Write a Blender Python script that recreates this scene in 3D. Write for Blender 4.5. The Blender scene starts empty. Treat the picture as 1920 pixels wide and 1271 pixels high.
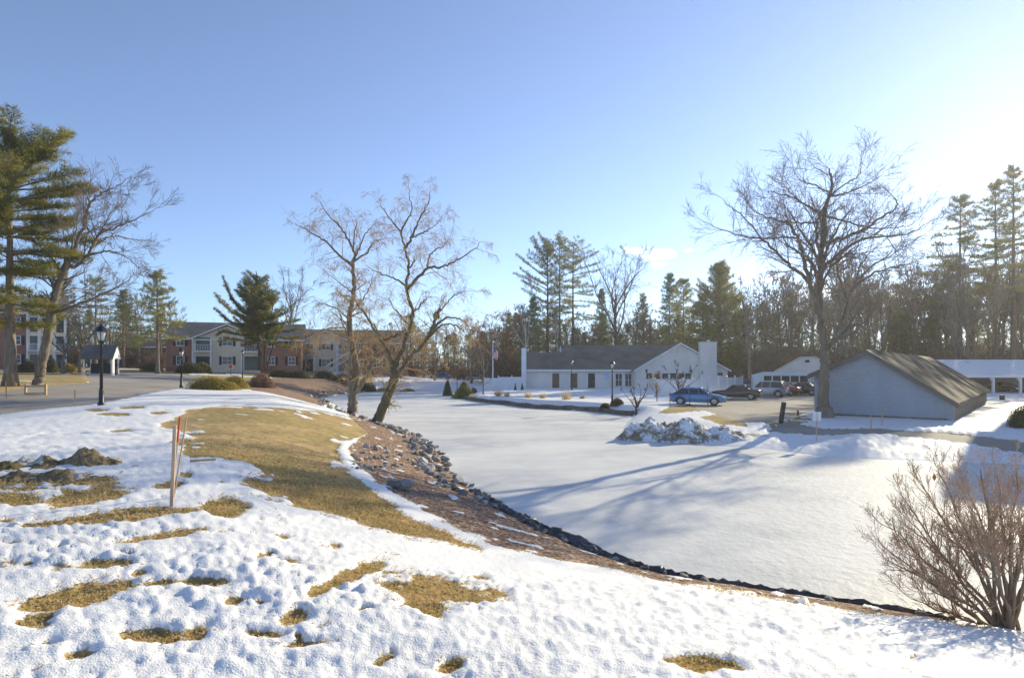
import bpy, bmesh, math, random
import numpy as np
from mathutils import Vector, Matrix

F = 1144.0; HZ = 693.0; CX = 960.0; CAMZ = 3.5      # photo pixels: focal length, horizon row, centre column
SUN_AZ, SUN_EL = 43.0, 20.0
C = bpy.context.scene.collection
rng = np.random.default_rng(7)
random.seed(7)

# ---------------------------------------------------------------- numpy noise
_perm = np.random.default_rng(3).permutation(512)
_perm = np.concatenate([_perm, _perm])
_gr = np.random.default_rng(5).normal(size=(512, 2)); _gr /= np.linalg.norm(_gr, axis=1)[:, None]
def perlin(x, y):
    xi = np.floor(x).astype(int); yi = np.floor(y).astype(int)
    xf = x - xi; yf = y - yi
    u = xf*xf*xf*(xf*(xf*6-15)+10); v = yf*yf*yf*(yf*(yf*6-15)+10)
    def g(ix, iy, dx, dy):
        h = _perm[(_perm[ix & 511] + iy) & 511] & 511
        return _gr[h, 0]*dx + _gr[h, 1]*dy
    a = g(xi, yi, xf, yf); b = g(xi+1, yi, xf-1, yf)
    c = g(xi, yi+1, xf, yf-1); d = g(xi+1, yi+1, xf-1, yf-1)
    return ((a + u*(b-a)) + v*((c + u*(d-c)) - (a + u*(b-a))))*1.5
def fbm(x, y, o=4, g=.5):
    s = 0; a = 1; t = 0
    for i in range(o):
        s = s + a*perlin(x*2**i + 17.3*i, y*2**i - 9.1*i); t += a; a *= g
    return s/t
def sstep(a, b, x):
    t = np.clip((x-a)/(b-a), 0, 1); return t*t*(3-2*t)
def inpoly(poly, x, y):
    r = np.zeros(np.shape(x), bool); n = len(poly)
    for i in range(n):
        x0, y0 = poly[i]; x1, y1 = poly[(i+1) % n]
        if y0 == y1: continue
        c = ((y0 > y) != (y1 > y)) & (x < (x1-x0)*(y-y0)/(y1-y0)+x0)
        r ^= c
    return r
def polydist(poly, x, y, closed=True):
    d = np.full(np.shape(x), 1e9); n = len(poly)
    for i in range(n if closed else n-1):
        x0, y0 = poly[i]; x1, y1 = poly[(i+1) % n]
        dx, dy = x1-x0, y1-y0
        t = np.clip(((x-x0)*dx+(y-y0)*dy)/(dx*dx+dy*dy), 0, 1)
        d = np.minimum(d, np.hypot(x-x0-t*dx, y-y0-t*dy))
    return d

# ---------------------------------------------------------------- terrain
def G(px, py, z=0.0):
    Y = (CAMZ-z)*F/(py-HZ); return ((px-CX)/F*Y, Y)
POND = [((6.46, 8.4), 7), ((5.1, 9.16), 7), ((2.57, 10.5), 7), ((1.45, 11.9), 7), ((.48, 13.7), 7), ((-.89, 16.9), 7),
        ((-1.95, 20.3), 7), ((-3, 25.5), 7), ((-4.7, 31.5), 7), ((-8.2, 39.2), 7), ((-13.2, 48.8), 7), ((-18.3, 62.6), 6),
        ((-23.4, 74), 6), ((-24.3, 82), 6), ((-23, 89), 6), ((-22.7, 100), 5), ((-16.8, 107), 5), ((-9.2, 105), 5),
        ((-5, 95), 4), ((-5.3, 81.7), 2), ((-5.6, 72.8), .5), ((-3.5, 66.7), .5), ((0, 59.8), .5), ((1.94, 55.6), .5),
        ((6.4, 52), .5), ((9.2, 46), 1.5), ((7.5, 40), 3), ((6.0, 33.6), 4), ((8.06, 28.8), 8), ((11.1, 27.0), 9),
        ((12.6, 24.6), 8), ((14.3, 23.7), 7), ((19, 22.5), 5), ((26, 20), 5), ((30, 12), 5), ((26, 4), 6), ((16, 4), 7), ((9, 7), 7)]
PP = [p for p, w in POND]
CTRL = [(0,0,1.6),(-4.5,8,1.65),(-10,3,1.8),(5,-2,1.6),(0,-8,1.7),(4,4,1.5),(-9,12,1.8),(-6,18,1.65),(-17,25,2.0),(-14,20,1.76),
 (-19,18.6,1.55),(-22,27,1.66),(-24,23,1.58),(-27,33,2.2),(-31,40,2.55),(-36,36,2.6),(-28,46,2.3),(-24,44,2.1),(-20,40,2.0),
 (-11,32,1.65),(-12,38,1.6),(-16,50,1.7),(-24,62,1.7),(-30,75,1.8),(-28,95,2.0),(-25,105,2.4),(-50,98,3.35),(-30,112,3.2),(-60,98,3.4),
 (-40,70,2.8),(-35,58,2.45),(-65,80,3.2),(-80,90,3.8),(-120,120,4.5),(-10,115,.9),(0,120,1.0),(-12,140,1.3),(0,200,1.6),
 (5,90,.75),(18,88,.75),(32,88,.75),(5,65,.5),(0,72,.45),(12,55,.6),(17,51,.65),(22,60,.65),(30,66,.65),(28,50,.65),(20,40,.65),(14,34,.6),
 (18,30,.6),(19,37,.7),(24,33,.7),(45,57,.6),(62,76,.5),(30,25,.6),(40,20,.9),(20,-2,1.2),(60,40,.7),(60,120,1),(120,100,1.2),
 (100,40,1),(-60,0,2.2),(-40,-30,2),(40,-40,1.6),(-150,300,4),(150,300,2),(0,400,2.5),(-300,100,4),(300,50,2),(0,-200,2)]
_c = np.array(CTRL, float)
def _phi(x, y): return np.sqrt((x[..., None]-_c[:, 0])**2 + (y[..., None]-_c[:, 1])**2 + 25.0)
_A = np.zeros((len(_c)+1, len(_c)+1)); _A[:-1, :-1] = _phi(_c[:, 0], _c[:, 1]) - 1e-3*np.eye(len(_c)); _A[-1, :-1] = _A[:-1, -1] = 1
_w = np.linalg.solve(_A, np.append(_c[:, 2], 0))
def upland(x, y):
    r = np.hypot(x, y); s = np.minimum(1, 420/np.maximum(r, 1e-6))
    x = x*s; y = y*s
    out = np.empty(np.shape(x)); xf = x.ravel(); yf = y.ravel(); o = out.ravel()
    for i in range(0, len(xf), 40000):
        o[i:i+40000] = _phi(xf[i:i+40000], yf[i:i+40000]) @ _w[:-1] + _w[-1]
    return np.clip(o.reshape(np.shape(x)), .3, 6)
def pond_sd(x, y):
    d = polydist(PP, x, y); return np.where(inpoly(PP, x, y), -d, d)
def bank_w(x, y):
    sw = 0; s = 0; n = len(POND)
    for i in range(n):
        (x0, y0), w0 = POND[i]; (x1, y1), w1 = POND[(i+1) % n]
        dx, dy = x1-x0, y1-y0
        t = np.clip(((x-x0)*dx+(y-y0)*dy)/(dx*dx+dy*dy), 0, 1)
        k = 1/(np.hypot(x-x0-t*dx, y-y0-t*dy)+.15)**4
        sw = sw + k*(w0+(w1-w0)*t); s = s + k
    return sw/s
def H(x, y):
    x = np.asarray(x, float); y = np.asarray(y, float); sh = x.shape
    x = np.atleast_1d(x); y = np.atleast_1d(y)
    d = pond_sd(x, y); w = bank_w(x, y)
    t = np.clip(d/w, 0, 1)
    z = upland(x, y)*(1-(1-t)**1.4)
    z = np.where(d < 0, -.4*np.clip(-d/.8, 0, 1), z)
    return z.reshape(sh) if sh else float(z[0])
def hit(px, py, y0=3.0, y1=300.0):
    Y = np.geomspace(y0, y1, 1500); x = (px-CX)/F*Y
    zr = CAMZ+(HZ-py)/F*Y; k = np.argmax(zr <= H(x, Y))
    return x[k], Y[k], float(H(x[k], Y[k]))
def at(px, Y): x = (px-CX)/F*Y; return (x, Y, float(H(x, Y)))
def P(px, py, Y): return np.array([(px-CX)/F*Y, Y, CAMZ+(HZ-py)/F*Y])

# zones given by what lies where on the ground
def gpoly(pts, z): return [G(a, b, z) for a, b in pts]
LOT = gpoly([(1290,760),(1345,778),(1395,791),(1470,789),(1500,779),(1532,766)], .65) + [(32,60),(41,74),(34,79),(30,82),(26,70),(21,60),(17.5,53.5),(15.2,51)]
PATH = gpoly([(1470,790),(1540,800),(1640,803),(1780,811),(1920,823),(2200,845),(2200,862),(1920,833),(1760,819),(1640,810),(1540,808),(1440,801)], .6)
ROADC = [(-14,-30),(-18,-10),(-21,6),(-22.4,18),(-24,30),(-27.5,43),(-32.5,56),(-40,69),(-50,80),(-66,88),(-90,94)]
def polyline_smooth(pts, n=8):
    pts = [np.array(p, float) for p in pts]; out = []
    for i in range(len(pts)-1):
        p0 = pts[max(i-1, 0)]; p1 = pts[i]; p2 = pts[i+1]; p3 = pts[min(i+2, len(pts)-1)]
        for k in range(n):
            t = k/n
            out.append(.5*((2*p1)+(-p0+p2)*t+(2*p0-5*p1+4*p2-p3)*t*t+(-p0+3*p1-3*p2+p3)*t**3))
    out.append(pts[-1]); return out
ROADL = polyline_smooth(ROADC)
def road_halfwidth(y): return 3.6 + 3.0*sstep(45, 62, y)
def zone_px(x, y, z):
    yy = np.maximum(y, .5); return CX+F*x/yy, HZ+F*(CAMZ-z)/yy
GRASS_PX = [(300,797),(330,783),(352,770),(420,760),(520,765),(600,772),(680,792),(692,812),(640,832),(632,850),(650,880),(700,925),(760,965),
            (830,1000),(905,1032),(850,1024),(760,1006),(700,990),(620,968),(560,952),(500,927),(450,905),(492,890),(470,870),(410,858),(350,862),(345,842),(365,822)]
MULCH_PX = [(690,812),(648,842),(668,868),(700,900),(750,930),(800,960),(880,1000),(950,1028),(1020,1047),(1100,1060),(1180,1075),(1250,1092),
            (1600,1150),(1850,1180),(1850,1160),(1600,1120),(1240,1062),(1100,1015),(1000,970),(900,915),(850,875),(830,840),(790,805),(720,785),(640,768)]
ELL = [(160,934,85,16,-6),(185,976,130,11,-5),(95,988,60,8,-3),(305,1009,85,8,-8),(135,1122,125,22,-13),(60,1168,45,9,-14),(425,957,42,20,4),(630,1098,88,13,-27),
       (690,1068,30,12,-20),(822,1112,112,30,6),(800,1138,45,20,12),(438,1132,24,8,-8),(548,1163,30,14,-14),(369,1193,27,13,-12),(560,1200,10,11,-40),(720,1243,24,10,-30),
       (842,1256,34,17,-18),(1330,1252,64,17,4),(495,1046,20,5,-10),(682,1151,20,5,-6),(318,914,30,8,-4),(350,893,16,6,-5),(30,940,60,14,0),(40,905,70,12,0),(140,905,90,12,0),
       (310,962,70,6,-3),(230,812,30,5,-5),(180,770,26,3,-3),(250,765,30,3,0),(215,778,40,3,0),(300,775,22,3,-3),(902,1088,20,6,8),(1710,1240,16,5,0),(380,775,26,4,0),
       (345,830,30,6,0),(330,800,30,6,0),(90,1215,30,6,-12),(260,1080,18,5,-10),(150,1235,30,7,-10),(250,958,70,5,-5)]
def snow_field(x, y):
    """1 where snow lies, 0 where it has melted"""
    z = H(x, y); px, py = zone_px(x, y, z)
    n1 = fbm(x*1.1, y*1.1, 4); n2 = fbm(x*4.3+9, y*4.3, 3)
    sc = np.clip(60/np.maximum(y, 2), 1, 14)
    qx = px + n1*sc*3.2 + n2*sc*1.6; qy = py + fbm(x*1.3+31, y*1.3, 4)*sc*1.4
    near = (y > 1) & (y < 46) & (x < 9)
    s = np.ones_like(x)
    # streaky melt inside the lawn polygon
    gd = inpoly(GRASS_PX, qx, qy) & near
    streak = fbm(x*.8+3, y*.8-5, 3)
    edge = polydist(GRASS_PX, px, py)
    wsoft = np.clip(sc*1.5, 2, 14)
    sdq = polydist(GRASS_PX, qx, qy)*np.where(gd, -1, 1)
    lawn = np.maximum(sstep(-wsoft, wsoft, sdq), sstep(.26, .42, streak)*(1-sstep(14, 30, edge)))
    s = np.where((y > 1) & (y < 46) & (x < 9), np.minimum(s, lawn), s)
    md = inpoly(MULCH_PX, qx, qy) & near
    mulch_snow = sstep(.28, .42, fbm(x*1.7+50, y*1.7, 3))
    sdm = polydist(MULCH_PX, qx, qy)*np.where(md, -1, 1)
    s = np.where(near, np.minimum(s, np.maximum(mulch_snow, sstep(-wsoft*.7, wsoft*.7, sdm))), s)
    for cx, cy, rx, ry, a in ELL:
        ca, sa = math.cos(math.radians(a)), math.sin(math.radians(a))
        m = (np.abs(px-cx) < rx*2.2) & (np.abs(py-cy) < rx*1.5+ry*2) & (y > 1) & (y < 30)
        if not m.any(): continue
        dx, dy = px[m]-cx, py[m]-cy
        e = np.hypot((dx*ca+dy*sa)/rx, (-dx*sa+dy*ca)/ry) + n1[m]*.55 + n2[m]*.55
        s[m] = np.minimum(s[m], sstep(.5, 1.3, e))
    # small random melt holes on the left of the knoll
    rnd = fbm(x*.9+70, y*2.2+20, 4)
    s = np.where(near & (px < 640) & (py > 905), np.minimum(s, sstep(-.06, .14, .34-rnd)), s)
    # far side of the road, verges, woods
    verge = inpoly([(-900,690),(-300,700),(0,701),(120,700),(240,701),(260,706),(235,717),(150,737),(0,750),(-900,850)], px, py) & (y > 28)
    s = np.where(verge & (fbm(x*.3, y*.3, 3) < .3), 0, s)
    m2 = inpoly([(440,712),(560,708),(640,709),(700,714),(705,737),(640,740),(600,745),(625,760),(560,756),(480,737)], qx, qy) & (y > 46) & (x < -10)
    s = np.where(m2, 0, s)
    s = np.where((y > 46) & (x < -24) & ~m2 & (fbm(x*.12, y*.12, 3) < .22), 0, s)
    s = np.where((y > 99) & (x > -5) & (fbm(x*.15, y*.15, 3) < .25), 0, s)
    s = np.where(inpoly([(1235,775),(1255,762),(1320,756),(1345,770),(1290,772),(1260,776)], qx, qy) & (y > 25) & (y < 60), 0, s)
    s = np.where(inpoly([(1310,782),(1345,776),(1400,786),(1400,800),(1350,796)], qx, qy) & (y > 25) & (y < 60), 0, s)
    s = np.where(inpoly([(1445,802),(1425,785),(1500,776),(1530,790)], px, py) & (y > 28) & (y < 40) & (n1 > -.1), 0, s)
    return s, md | m2, z, px, py, n1
def _trail(pts, r):
    pl = polyline_smooth(pts, 30); out = []; acc = 0; side = 1
    for a, b in zip(pl[:-1], pl[1:]):
        d = b-a; acc += np.linalg.norm(d)
        if acc > .62:
            acc = 0; side = -side; t = math.atan2(d[1], d[0]); out.append((a[0]-math.sin(t)*.11*side+r.normal()*.04, a[1]+math.cos(t)*.11*side+r.normal()*.04, t+r.normal()*.15))
    return out
FEET = []
_unused = lambda: _trail([(-9,4.5),(-5,5.2),(-1.5,4.6),(1.5,5.4),(4.2,6.6),(6,7)], np.random.default_rng(61)) + _trail([(-3,3),(-3.2,6),(-5.2,9.5),(-8.5,13)], np.random.default_rng(62))
def ground_z(x, y):
    """final height with the snow layer; x, y arrays"""
    s, mul, z, px, py, n1 = snow_field(x, y)
    d = pond_sd(x, y)
    r = np.hypot(x, y)
    lump = (np.abs(fbm(x*1.5, y*1.5, 2))*.06 + np.abs(fbm(x*3.6+5, y*3.6, 2))*.07 + np.abs(fbm(x*7.5, y*7.5+4, 2))*.045 + fbm(x*15, y*15, 2)*.016)
    fine = np.clip(1.15-r/45, .25, 1)
    calm = 1 - .75*sstep(480, 760, px)*(1-sstep(1060, 1110, py - .02*(px-960)))*(y > 3)*(y < 14)
    amp = np.where(d > 0, sstep(0, 1.0, d), 0)
    crust = .62+.38*sstep(-.12, .25, fbm(x*.38+11, y*.38, 3))
    hs = s*(.03 + lump*fine*calm*crust*.95)*amp
    for fx, fy, fa in FEET:
        m = (np.abs(x-fx) < .35) & (np.abs(y-fy) < .35)
        if m.any():
            dx, dy = x[m]-fx, y[m]-fy; u = dx*math.cos(fa)+dy*math.sin(fa); v = -dx*math.sin(fa)+dy*math.cos(fa); e = np.hypot(u/.15, v/.065)
            hs[m] += s[m]*(-.05*sstep(1.1, .7, e)+.014*np.exp(-((e-1.25)/.25)**2))
    hg = (1-s)*(fbm(x*3, y*3, 3)*.02 + fbm(x*14, y*14, 2)*.012)*amp
    # plough berm along the near road edge
    berm = np.exp(-((x+11.5)/5.5)**2 - ((y-15.5-.25*(x+11.5))/1.6)**2)
    hb = berm*(.04+.16*np.abs(fbm(x*.9, y*.9, 3)))
    bankr = sstep(9, 13, x)*sstep(20, 24, y)*(1-sstep(31, 36, y))
    hb = hb + bankr*amp*(np.abs(fbm(x*2.2, y*2.2, 3))*.14 + fbm(x*6, y*6, 3)*.07)
    zz = z + hs + hg + hb*s
    # carriageways sit a little lower than the snow
    lot = inpoly(LOT, x, y) | inpoly(PATH, x, y)
    rd = polydist([tuple(p) for p in ROADL], x, y, False) < road_halfwidth(y)
    hard = lot | rd
    zz = np.where(hard, z-.09, zz)
    return zz, np.where(hard, 0, s), mul

# ---------------------------------------------------------------- mesh building
class MB:
    def __init__(s): s.v = []; s.f = {3: [], 4: []}; s.n = 0; s.ng = []
    def add(s, V, Fc):
        V = np.asarray(V, float).reshape(-1, 3)
        if isinstance(Fc, np.ndarray): s.f[Fc.shape[1]].append(Fc+s.n)
        else:
            for k in (3, 4):
                q = [f for f in Fc if len(f) == k]
                if q: s.f[k].append(np.array(q)+s.n)
            s.ng += [[i+s.n for i in f] for f in Fc if len(f) > 4]
        s.v.append(V); s.n += len(V); return s
    def box(s, x0, x1, y0, y1, z0, z1, M=None):
        V = np.array([(x, y, z) for z in (z0, z1) for y in (y0, y1) for x in (x0, x1)], float)
        if M is not None: V = V @ np.array(M)[:3, :3].T + np.array(M)[:3, 3]
        return s.add(V, [(0,2,3,1),(4,5,7,6),(0,1,5,4),(2,6,7,3),(0,4,6,2),(1,3,7,5)])
    def rbox(s, c, size, rz=0, ry=0, rx=0):
        M = Matrix.Translation(c) @ Matrix.Rotation(rz, 4, 'Z') @ Matrix.Rotation(ry, 4, 'Y') @ Matrix.Rotation(rx, 4, 'X')
        a, b, d = [q/2 for q in size]
        return s.box(-a, a, -b, b, -d, d, M)
    def prism(s, poly, h, axis='y', o=0.0):
        """poly of 2D points (other two axes), extruded from o to o+h"""
        n = len(poly); V = []
        for e in (o, o+h):
            for a, b in poly:
                V.append((a, e, b) if axis == 'y' else (e, a, b) if axis == 'x' else (a, b, e))
        Fc = [tuple(range(n))[::-1], tuple(range(n, 2*n))] + [(i, (i+1) % n, n+(i+1) % n, n+i) for i in range(n)]
        return s.add(V, Fc)
    def segs(s, P0, P1, R0, R1, k=4):
        P0 = np.asarray(P0); P1 = np.asarray(P1); N = len(P0)
        if N == 0: return s
        D = P1-P0; L = np.linalg.norm(D, axis=1)[:, None]+1e-9; D = D/L
        up = np.where(np.abs(D[:, 2:3]) > .9, np.array([[1., 0, 0]]), np.array([[0, 0, 1.]]))
        A = np.cross(D, up); A /= np.linalg.norm(A, axis=1)[:, None]+1e-9; B = np.cross(D, A)
        th = np.arange(k)*2*np.pi/k
        ring = A[:, None, :]*np.cos(th)[None, :, None] + B[:, None, :]*np.sin(th)[None, :, None]
        V = np.concatenate([P0[:, None]+ring*np.asarray(R0)[:, None, None], P1[:, None]+ring*np.asarray(R1)[:, None, None]], 1)
        i = np.arange(k); j = (i+1) % k
        q = np.stack([i, i+k, j+k, j], 1)
        Fc = (q[None]+(np.arange(N)*2*k)[:, None, None]).reshape(-1, 4)
        return s.add(V.reshape(-1, 3), Fc)
    def tube(s, pts, rad, k=8, rough=0, cap=True):
        pts = np.asarray(pts, float); n = len(pts)
        T = np.gradient(pts, axis=0); T /= np.linalg.norm(T, axis=1)[:, None]+1e-9
        a = np.cross(T[0], [0, 0, 1.] if abs(T[0][2]) < .9 else [1., 0, 0]); V = []
        th = np.arange(k)*2*np.pi/k
        for i in range(n):
            a = a - T[i]*np.dot(a, T[i]); a = a/(np.linalg.norm(a)+1e-9); b = np.cross(T[i], a)
            r = rad[i]*(1+rough*rng.normal(size=k)) if rough else np.full(k, rad[i])
            V.append(pts[i]+(np.cos(th)*r)[:, None]*a+(np.sin(th)*r)[:, None]*b)
        V = np.concatenate(V); i = np.arange(k); j = (i+1) % k
        q = np.stack([i, j, j+k, i+k], 1)
        Fc = (q[None]+(np.arange(n-1)*k)[:, None, None]).reshape(-1, 4)
        s.add(V, Fc)
        if cap: s.ng.append([s.n-k+m for m in range(k)]); s.ng.append([s.n-n*k+m for m in range(k)][::-1])
        return s
    def lathe(s, prof, k=12, c=(0, 0, 0)):
        V = [(c[0]+r*math.cos(2*math.pi*i/k), c[1]+r*math.sin(2*math.pi*i/k), c[2]+z) for r, z in prof for i in range(k)]
        Fc = [(m*k+i, m*k+(i+1) % k, (m+1)*k+(i+1) % k, (m+1)*k+i) for m in range(len(prof)-1) for i in range(k)]
        Fc += [tuple(range(k))[::-1], tuple(range((len(prof)-1)*k, len(prof)*k))]
        return s.add(V, Fc)
    def mesh(s, name, smooth=False):
        me = bpy.data.meshes.new(name)
        V = np.concatenate(s.v) if s.v else np.zeros((0, 3))
        me.vertices.add(len(V)); me.vertices.foreach_set('co', V.ravel().astype(np.float32))
        idx = []; st = []; tot = []; o = 0
        for k in (3, 4):
            for f in s.f[k]:
                idx.append(f.ravel()); st.append(o+np.arange(len(f))*k); tot.append(np.full(len(f), k)); o += f.size
        for f in s.ng: idx.append(np.array(f)); st.append(np.array([o])); tot.append(np.array([len(f)])); o += len(f)
        idx = np.concatenate(idx).astype(np.int32); st = np.concatenate(st).astype(np.int32); tot = np.concatenate(tot).astype(np.int32)
        me.loops.add(len(idx)); me.loops.foreach_set('vertex_index', idx)
        me.polygons.add(len(st)); me.polygons.foreach_set('loop_start', st); me.polygons.foreach_set('loop_total', tot)
        me.polygons.foreach_set('use_smooth', np.full(len(st), smooth))
        me.update(calc_edges=True); me.validate()
        return me
    def obj(s, name, mat, parent=None, smooth=False, loc=None):
        me = s.mesh(name, smooth); o = bpy.data.objects.new(name, me); C.objects.link(o)
        if mat: me.materials.append(mat)
        if parent: o.parent = parent
        if loc is not None: o.location = loc
        return o

def tag(o, label=None, cat=None, group=None, kind=None):
    if label: o['label'] = label
    if cat: o['category'] = cat
    if group: o['group'] = group
    if kind: o['kind'] = kind
    return o
def thing(name, label, cat, loc=(0, 0, 0), rz=0, group=None):
    o = bpy.data.objects.new(name, None); C.objects.link(o); o.empty_display_size = .2
    o.location = loc; o.rotation_euler = (0, 0, rz)
    return tag(o, label, cat, group)
def dup(o, loc=None, rz=None, label=None, sc=None, parent=None, group=None):
    c = o.copy(); C.objects.link(c)
    if parent: c.parent = parent
    if loc is not None: c.location = loc
    if rz is not None: c.rotation_euler = (0, 0, rz)
    if sc is not None: c.scale = sc if hasattr(sc, '__len__') else (sc, sc, sc)
    if label: c['label'] = label
    if group: c['group'] = group
    for ch in list(o.children): dup(ch, parent=c)
    return c

# ---------------------------------------------------------------- materials
class N:
    def __init__(s, name):
        s.m = bpy.data.materials.new(name); s.m.use_nodes = True; s.t = s.m.node_tree
        s.b = s.t.nodes['Principled BSDF']; s.out = s.t.nodes['Material Output']
    def n(s, typ, **kw):
        nd = s.t.nodes.new(typ)
        for k, v in kw.items():
            if k in nd.inputs: s.set(nd.inputs[k], v)
            else: setattr(nd, k, v)
        return nd
    def set(s, sock, v):
        if isinstance(v, bpy.types.NodeSocket): s.t.links.new(v, sock)
        elif isinstance(v, bpy.types.Node): s.t.links.new(v.outputs[0], sock)
        else:
            if hasattr(sock.default_value, '__len__') and hasattr(v, '__len__') and len(sock.default_value) == 4 and len(v) == 3: v = (*v, 1)
            sock.default_value = v
    def coord(s, kind='Object'): return s.n('ShaderNodeTexCoord').outputs[kind]
    def pos(s): return s.n('ShaderNodeNewGeometry').outputs['Position']
    def noise(s, scale, detail=4, vec=None, rough=.5, dist=0):
        nd = s.n('ShaderNodeTexNoise'); nd.inputs['Scale'].default_value = scale; nd.inputs['Detail'].default_value = detail
        nd.inputs['Roughness'].default_value = rough; nd.inputs['Distortion'].default_value = dist
        if vec is not None: s.set(nd.inputs['Vector'], vec)
        return nd.outputs['Fac']
    def mapping(s, vec, scale=(1, 1, 1), rot=(0, 0, 0)):
        nd = s.n('ShaderNodeMapping'); s.set(nd.inputs['Vector'], vec); nd.inputs['Scale'].default_value = scale; nd.inputs['Rotation'].default_value = rot
        return nd.outputs[0]
    def ramp(s, fac, *stops):
        nd = s.n('ShaderNodeValToRGB'); s.set(nd.inputs[0], fac); e = nd.color_ramp.elements
        while len(e) < len(stops): e.new(.5)
        for i, (p, c) in enumerate(stops):
            e[i].position = p; e[i].color = (*c, 1) if hasattr(c, '__len__') else (c, c, c, 1)
        return nd.outputs[0]
    def mix(s, fac, a, b, mode='MIX'):
        nd = s.n('ShaderNodeMix', data_type='RGBA', blend_type=mode)
        s.set(nd.inputs[0], fac); s.set(nd.inputs[6], a); s.set(nd.inputs[7], b); return nd.outputs[2]
    def math(s, op, a, b=None):
        nd = s.n('ShaderNodeMath', operation=op); s.set(nd.inputs[0], a)
        if b is not None: s.set(nd.inputs[1], b)
        return nd.outputs[0]
    def attr(s, name): return s.n('ShaderNodeAttribute', attribute_name=name).outputs['Fac']
    def bump(s, h, strength=.3, dist=.02):
        nd = s.n('ShaderNodeBump'); nd.inputs['Strength'].default_value = strength; nd.inputs['Distance'].default_value = dist
        s.set(nd.inputs['Height'], h); s.set(s.b.inputs['Normal'], nd.outputs[0]); return nd.outputs[0]
    def base(s, c, rough=.8, spec=.3, metal=0):
        s.set(s.b.inputs['Base Color'], c); s.set(s.b.inputs['Roughness'], rough)
        s.b.inputs['Specular IOR Level'].default_value = spec; s.b.inputs['Metallic'].default_value = metal; return s
def simple(name, c1, c2=None, scale=3, rough=.7, spec=.3, bump=0, bscale=20, metal=0, stretch=(1, 1, 1)):
    n = N(name); v = n.mapping(n.coord(), stretch)
    if c2 is None: c2 = tuple(q*.8 for q in c1)
    n.base(n.ramp(n.noise(scale, 5, v), (.35, c2), (.65, c1)), rough, spec, metal)
    if bump: n.bump(n.noise(bscale, 4, v), bump)
    return n.m
def rand_tint(n, col, amt=.35):
    r = n.n('ShaderNodeObjectInfo').outputs['Random']
    return n.mix(1, col, n.ramp(r, (0, 1-amt), (1, 1+amt*.6)), 'MULTIPLY')
def bark(name, c1, c2, scale=6):
    n = N(name); v = n.mapping(n.coord(), (1, 1, .25))
    f = n.noise(scale, 6, v, .6, .6)
    n.base(rand_tint(n, n.ramp(f, (.3, c2), (.7, c1)), .25), .9, .15); n.bump(f, .6, .05); return n.m
def leafy(name, c1, c2, scale=.6, transl=.35, tint=.3):
    n = N(name)
    col = rand_tint(n, n.ramp(n.noise(scale, 4, n.coord()), (.32, c2), (.68, c1)), tint)
    n.base(col, .75, .2)
    t = n.n('ShaderNodeBsdfTranslucent'); n.set(t.inputs[0], col)
    mx = n.n('ShaderNodeMixShader'); mx.inputs[0].default_value = transl
    n.t.links.new(n.b.outputs[0], mx.inputs[1]); n.t.links.new(t.outputs[0], mx.inputs[2]); n.t.links.new(mx.outputs[0], n.out.inputs[0]); return n.m
def siding(name, col, step=.14, axis='Z', dark=.82, rough=.6):
    n = N(name); sp = n.n('ShaderNodeSeparateXYZ'); n.set(sp.inputs[0], n.coord())
    f = n.math('FRACT', n.math('DIVIDE', sp.outputs[axis], step))
    stain = n.mix(1, n.ramp(n.noise(.8, 5, n.mapping(n.coord(), (1, 1, .4))), (.3, .84), (.75, 1.0)), n.ramp(n.noise(4.5, 5, n.coord(), .7), (.3, .88), (.7, 1.05)), 'MULTIPLY')
    n.base(n.mix(1, n.mix(n.ramp(f, (.0, 0), (.12, 1)), tuple(q*dark for q in col), col), stain, 'MULTIPLY'), rough, .3); n.bump(f, .5, .02); return n.m
def bricks(name, c1, c2, mortar, scale=5):
    n = N(name); v = n.mapping(n.coord(), (1, 1, 1), (math.pi/2, 0, 0))
    b = n.n('ShaderNodeTexBrick'); n.set(b.inputs['Vector'], v); b.inputs['Scale'].default_value = scale
    for k, c in (('Color1', c1), ('Color2', c2), ('Mortar', mortar)): b.inputs[k].default_value = (*c, 1)
    b.inputs['Mortar Size'].default_value = .012; b.inputs['Brick Width'].default_value = 1.1; b.inputs['Row Height'].default_value = .35
    n.base(n.mix(1, b.outputs[0], n.ramp(n.noise(.7, 4, n.coord()), (.3, .75), (.7, 1.1)), 'MULTIPLY'), .9, .2); return n.m
def shingles(name, c1, c2, slope=1):
    n = N(name); v = n.coord()
    b = n.n('ShaderNodeTexBrick'); n.set(b.inputs['Vector'], n.mapping(v, (1, 1.5, 1))); b.inputs['Scale'].default_value = 3.2
    b.inputs['Color1'].default_value = (*c1, 1); b.inputs['Color2'].default_value = (*c2, 1); b.inputs['Mortar'].default_value = (*[q*.6 for q in c2], 1)
    b.inputs['Mortar Size'].default_value = .01
    n.base(n.mix(1, b.outputs[0], n.ramp(n.noise(.5, 5, v), (.3, .7), (.7, 1.15)), 'MULTIPLY'), .9, .2)
    n.bump(n.noise(25, 3, v), .4); return n.m

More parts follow.
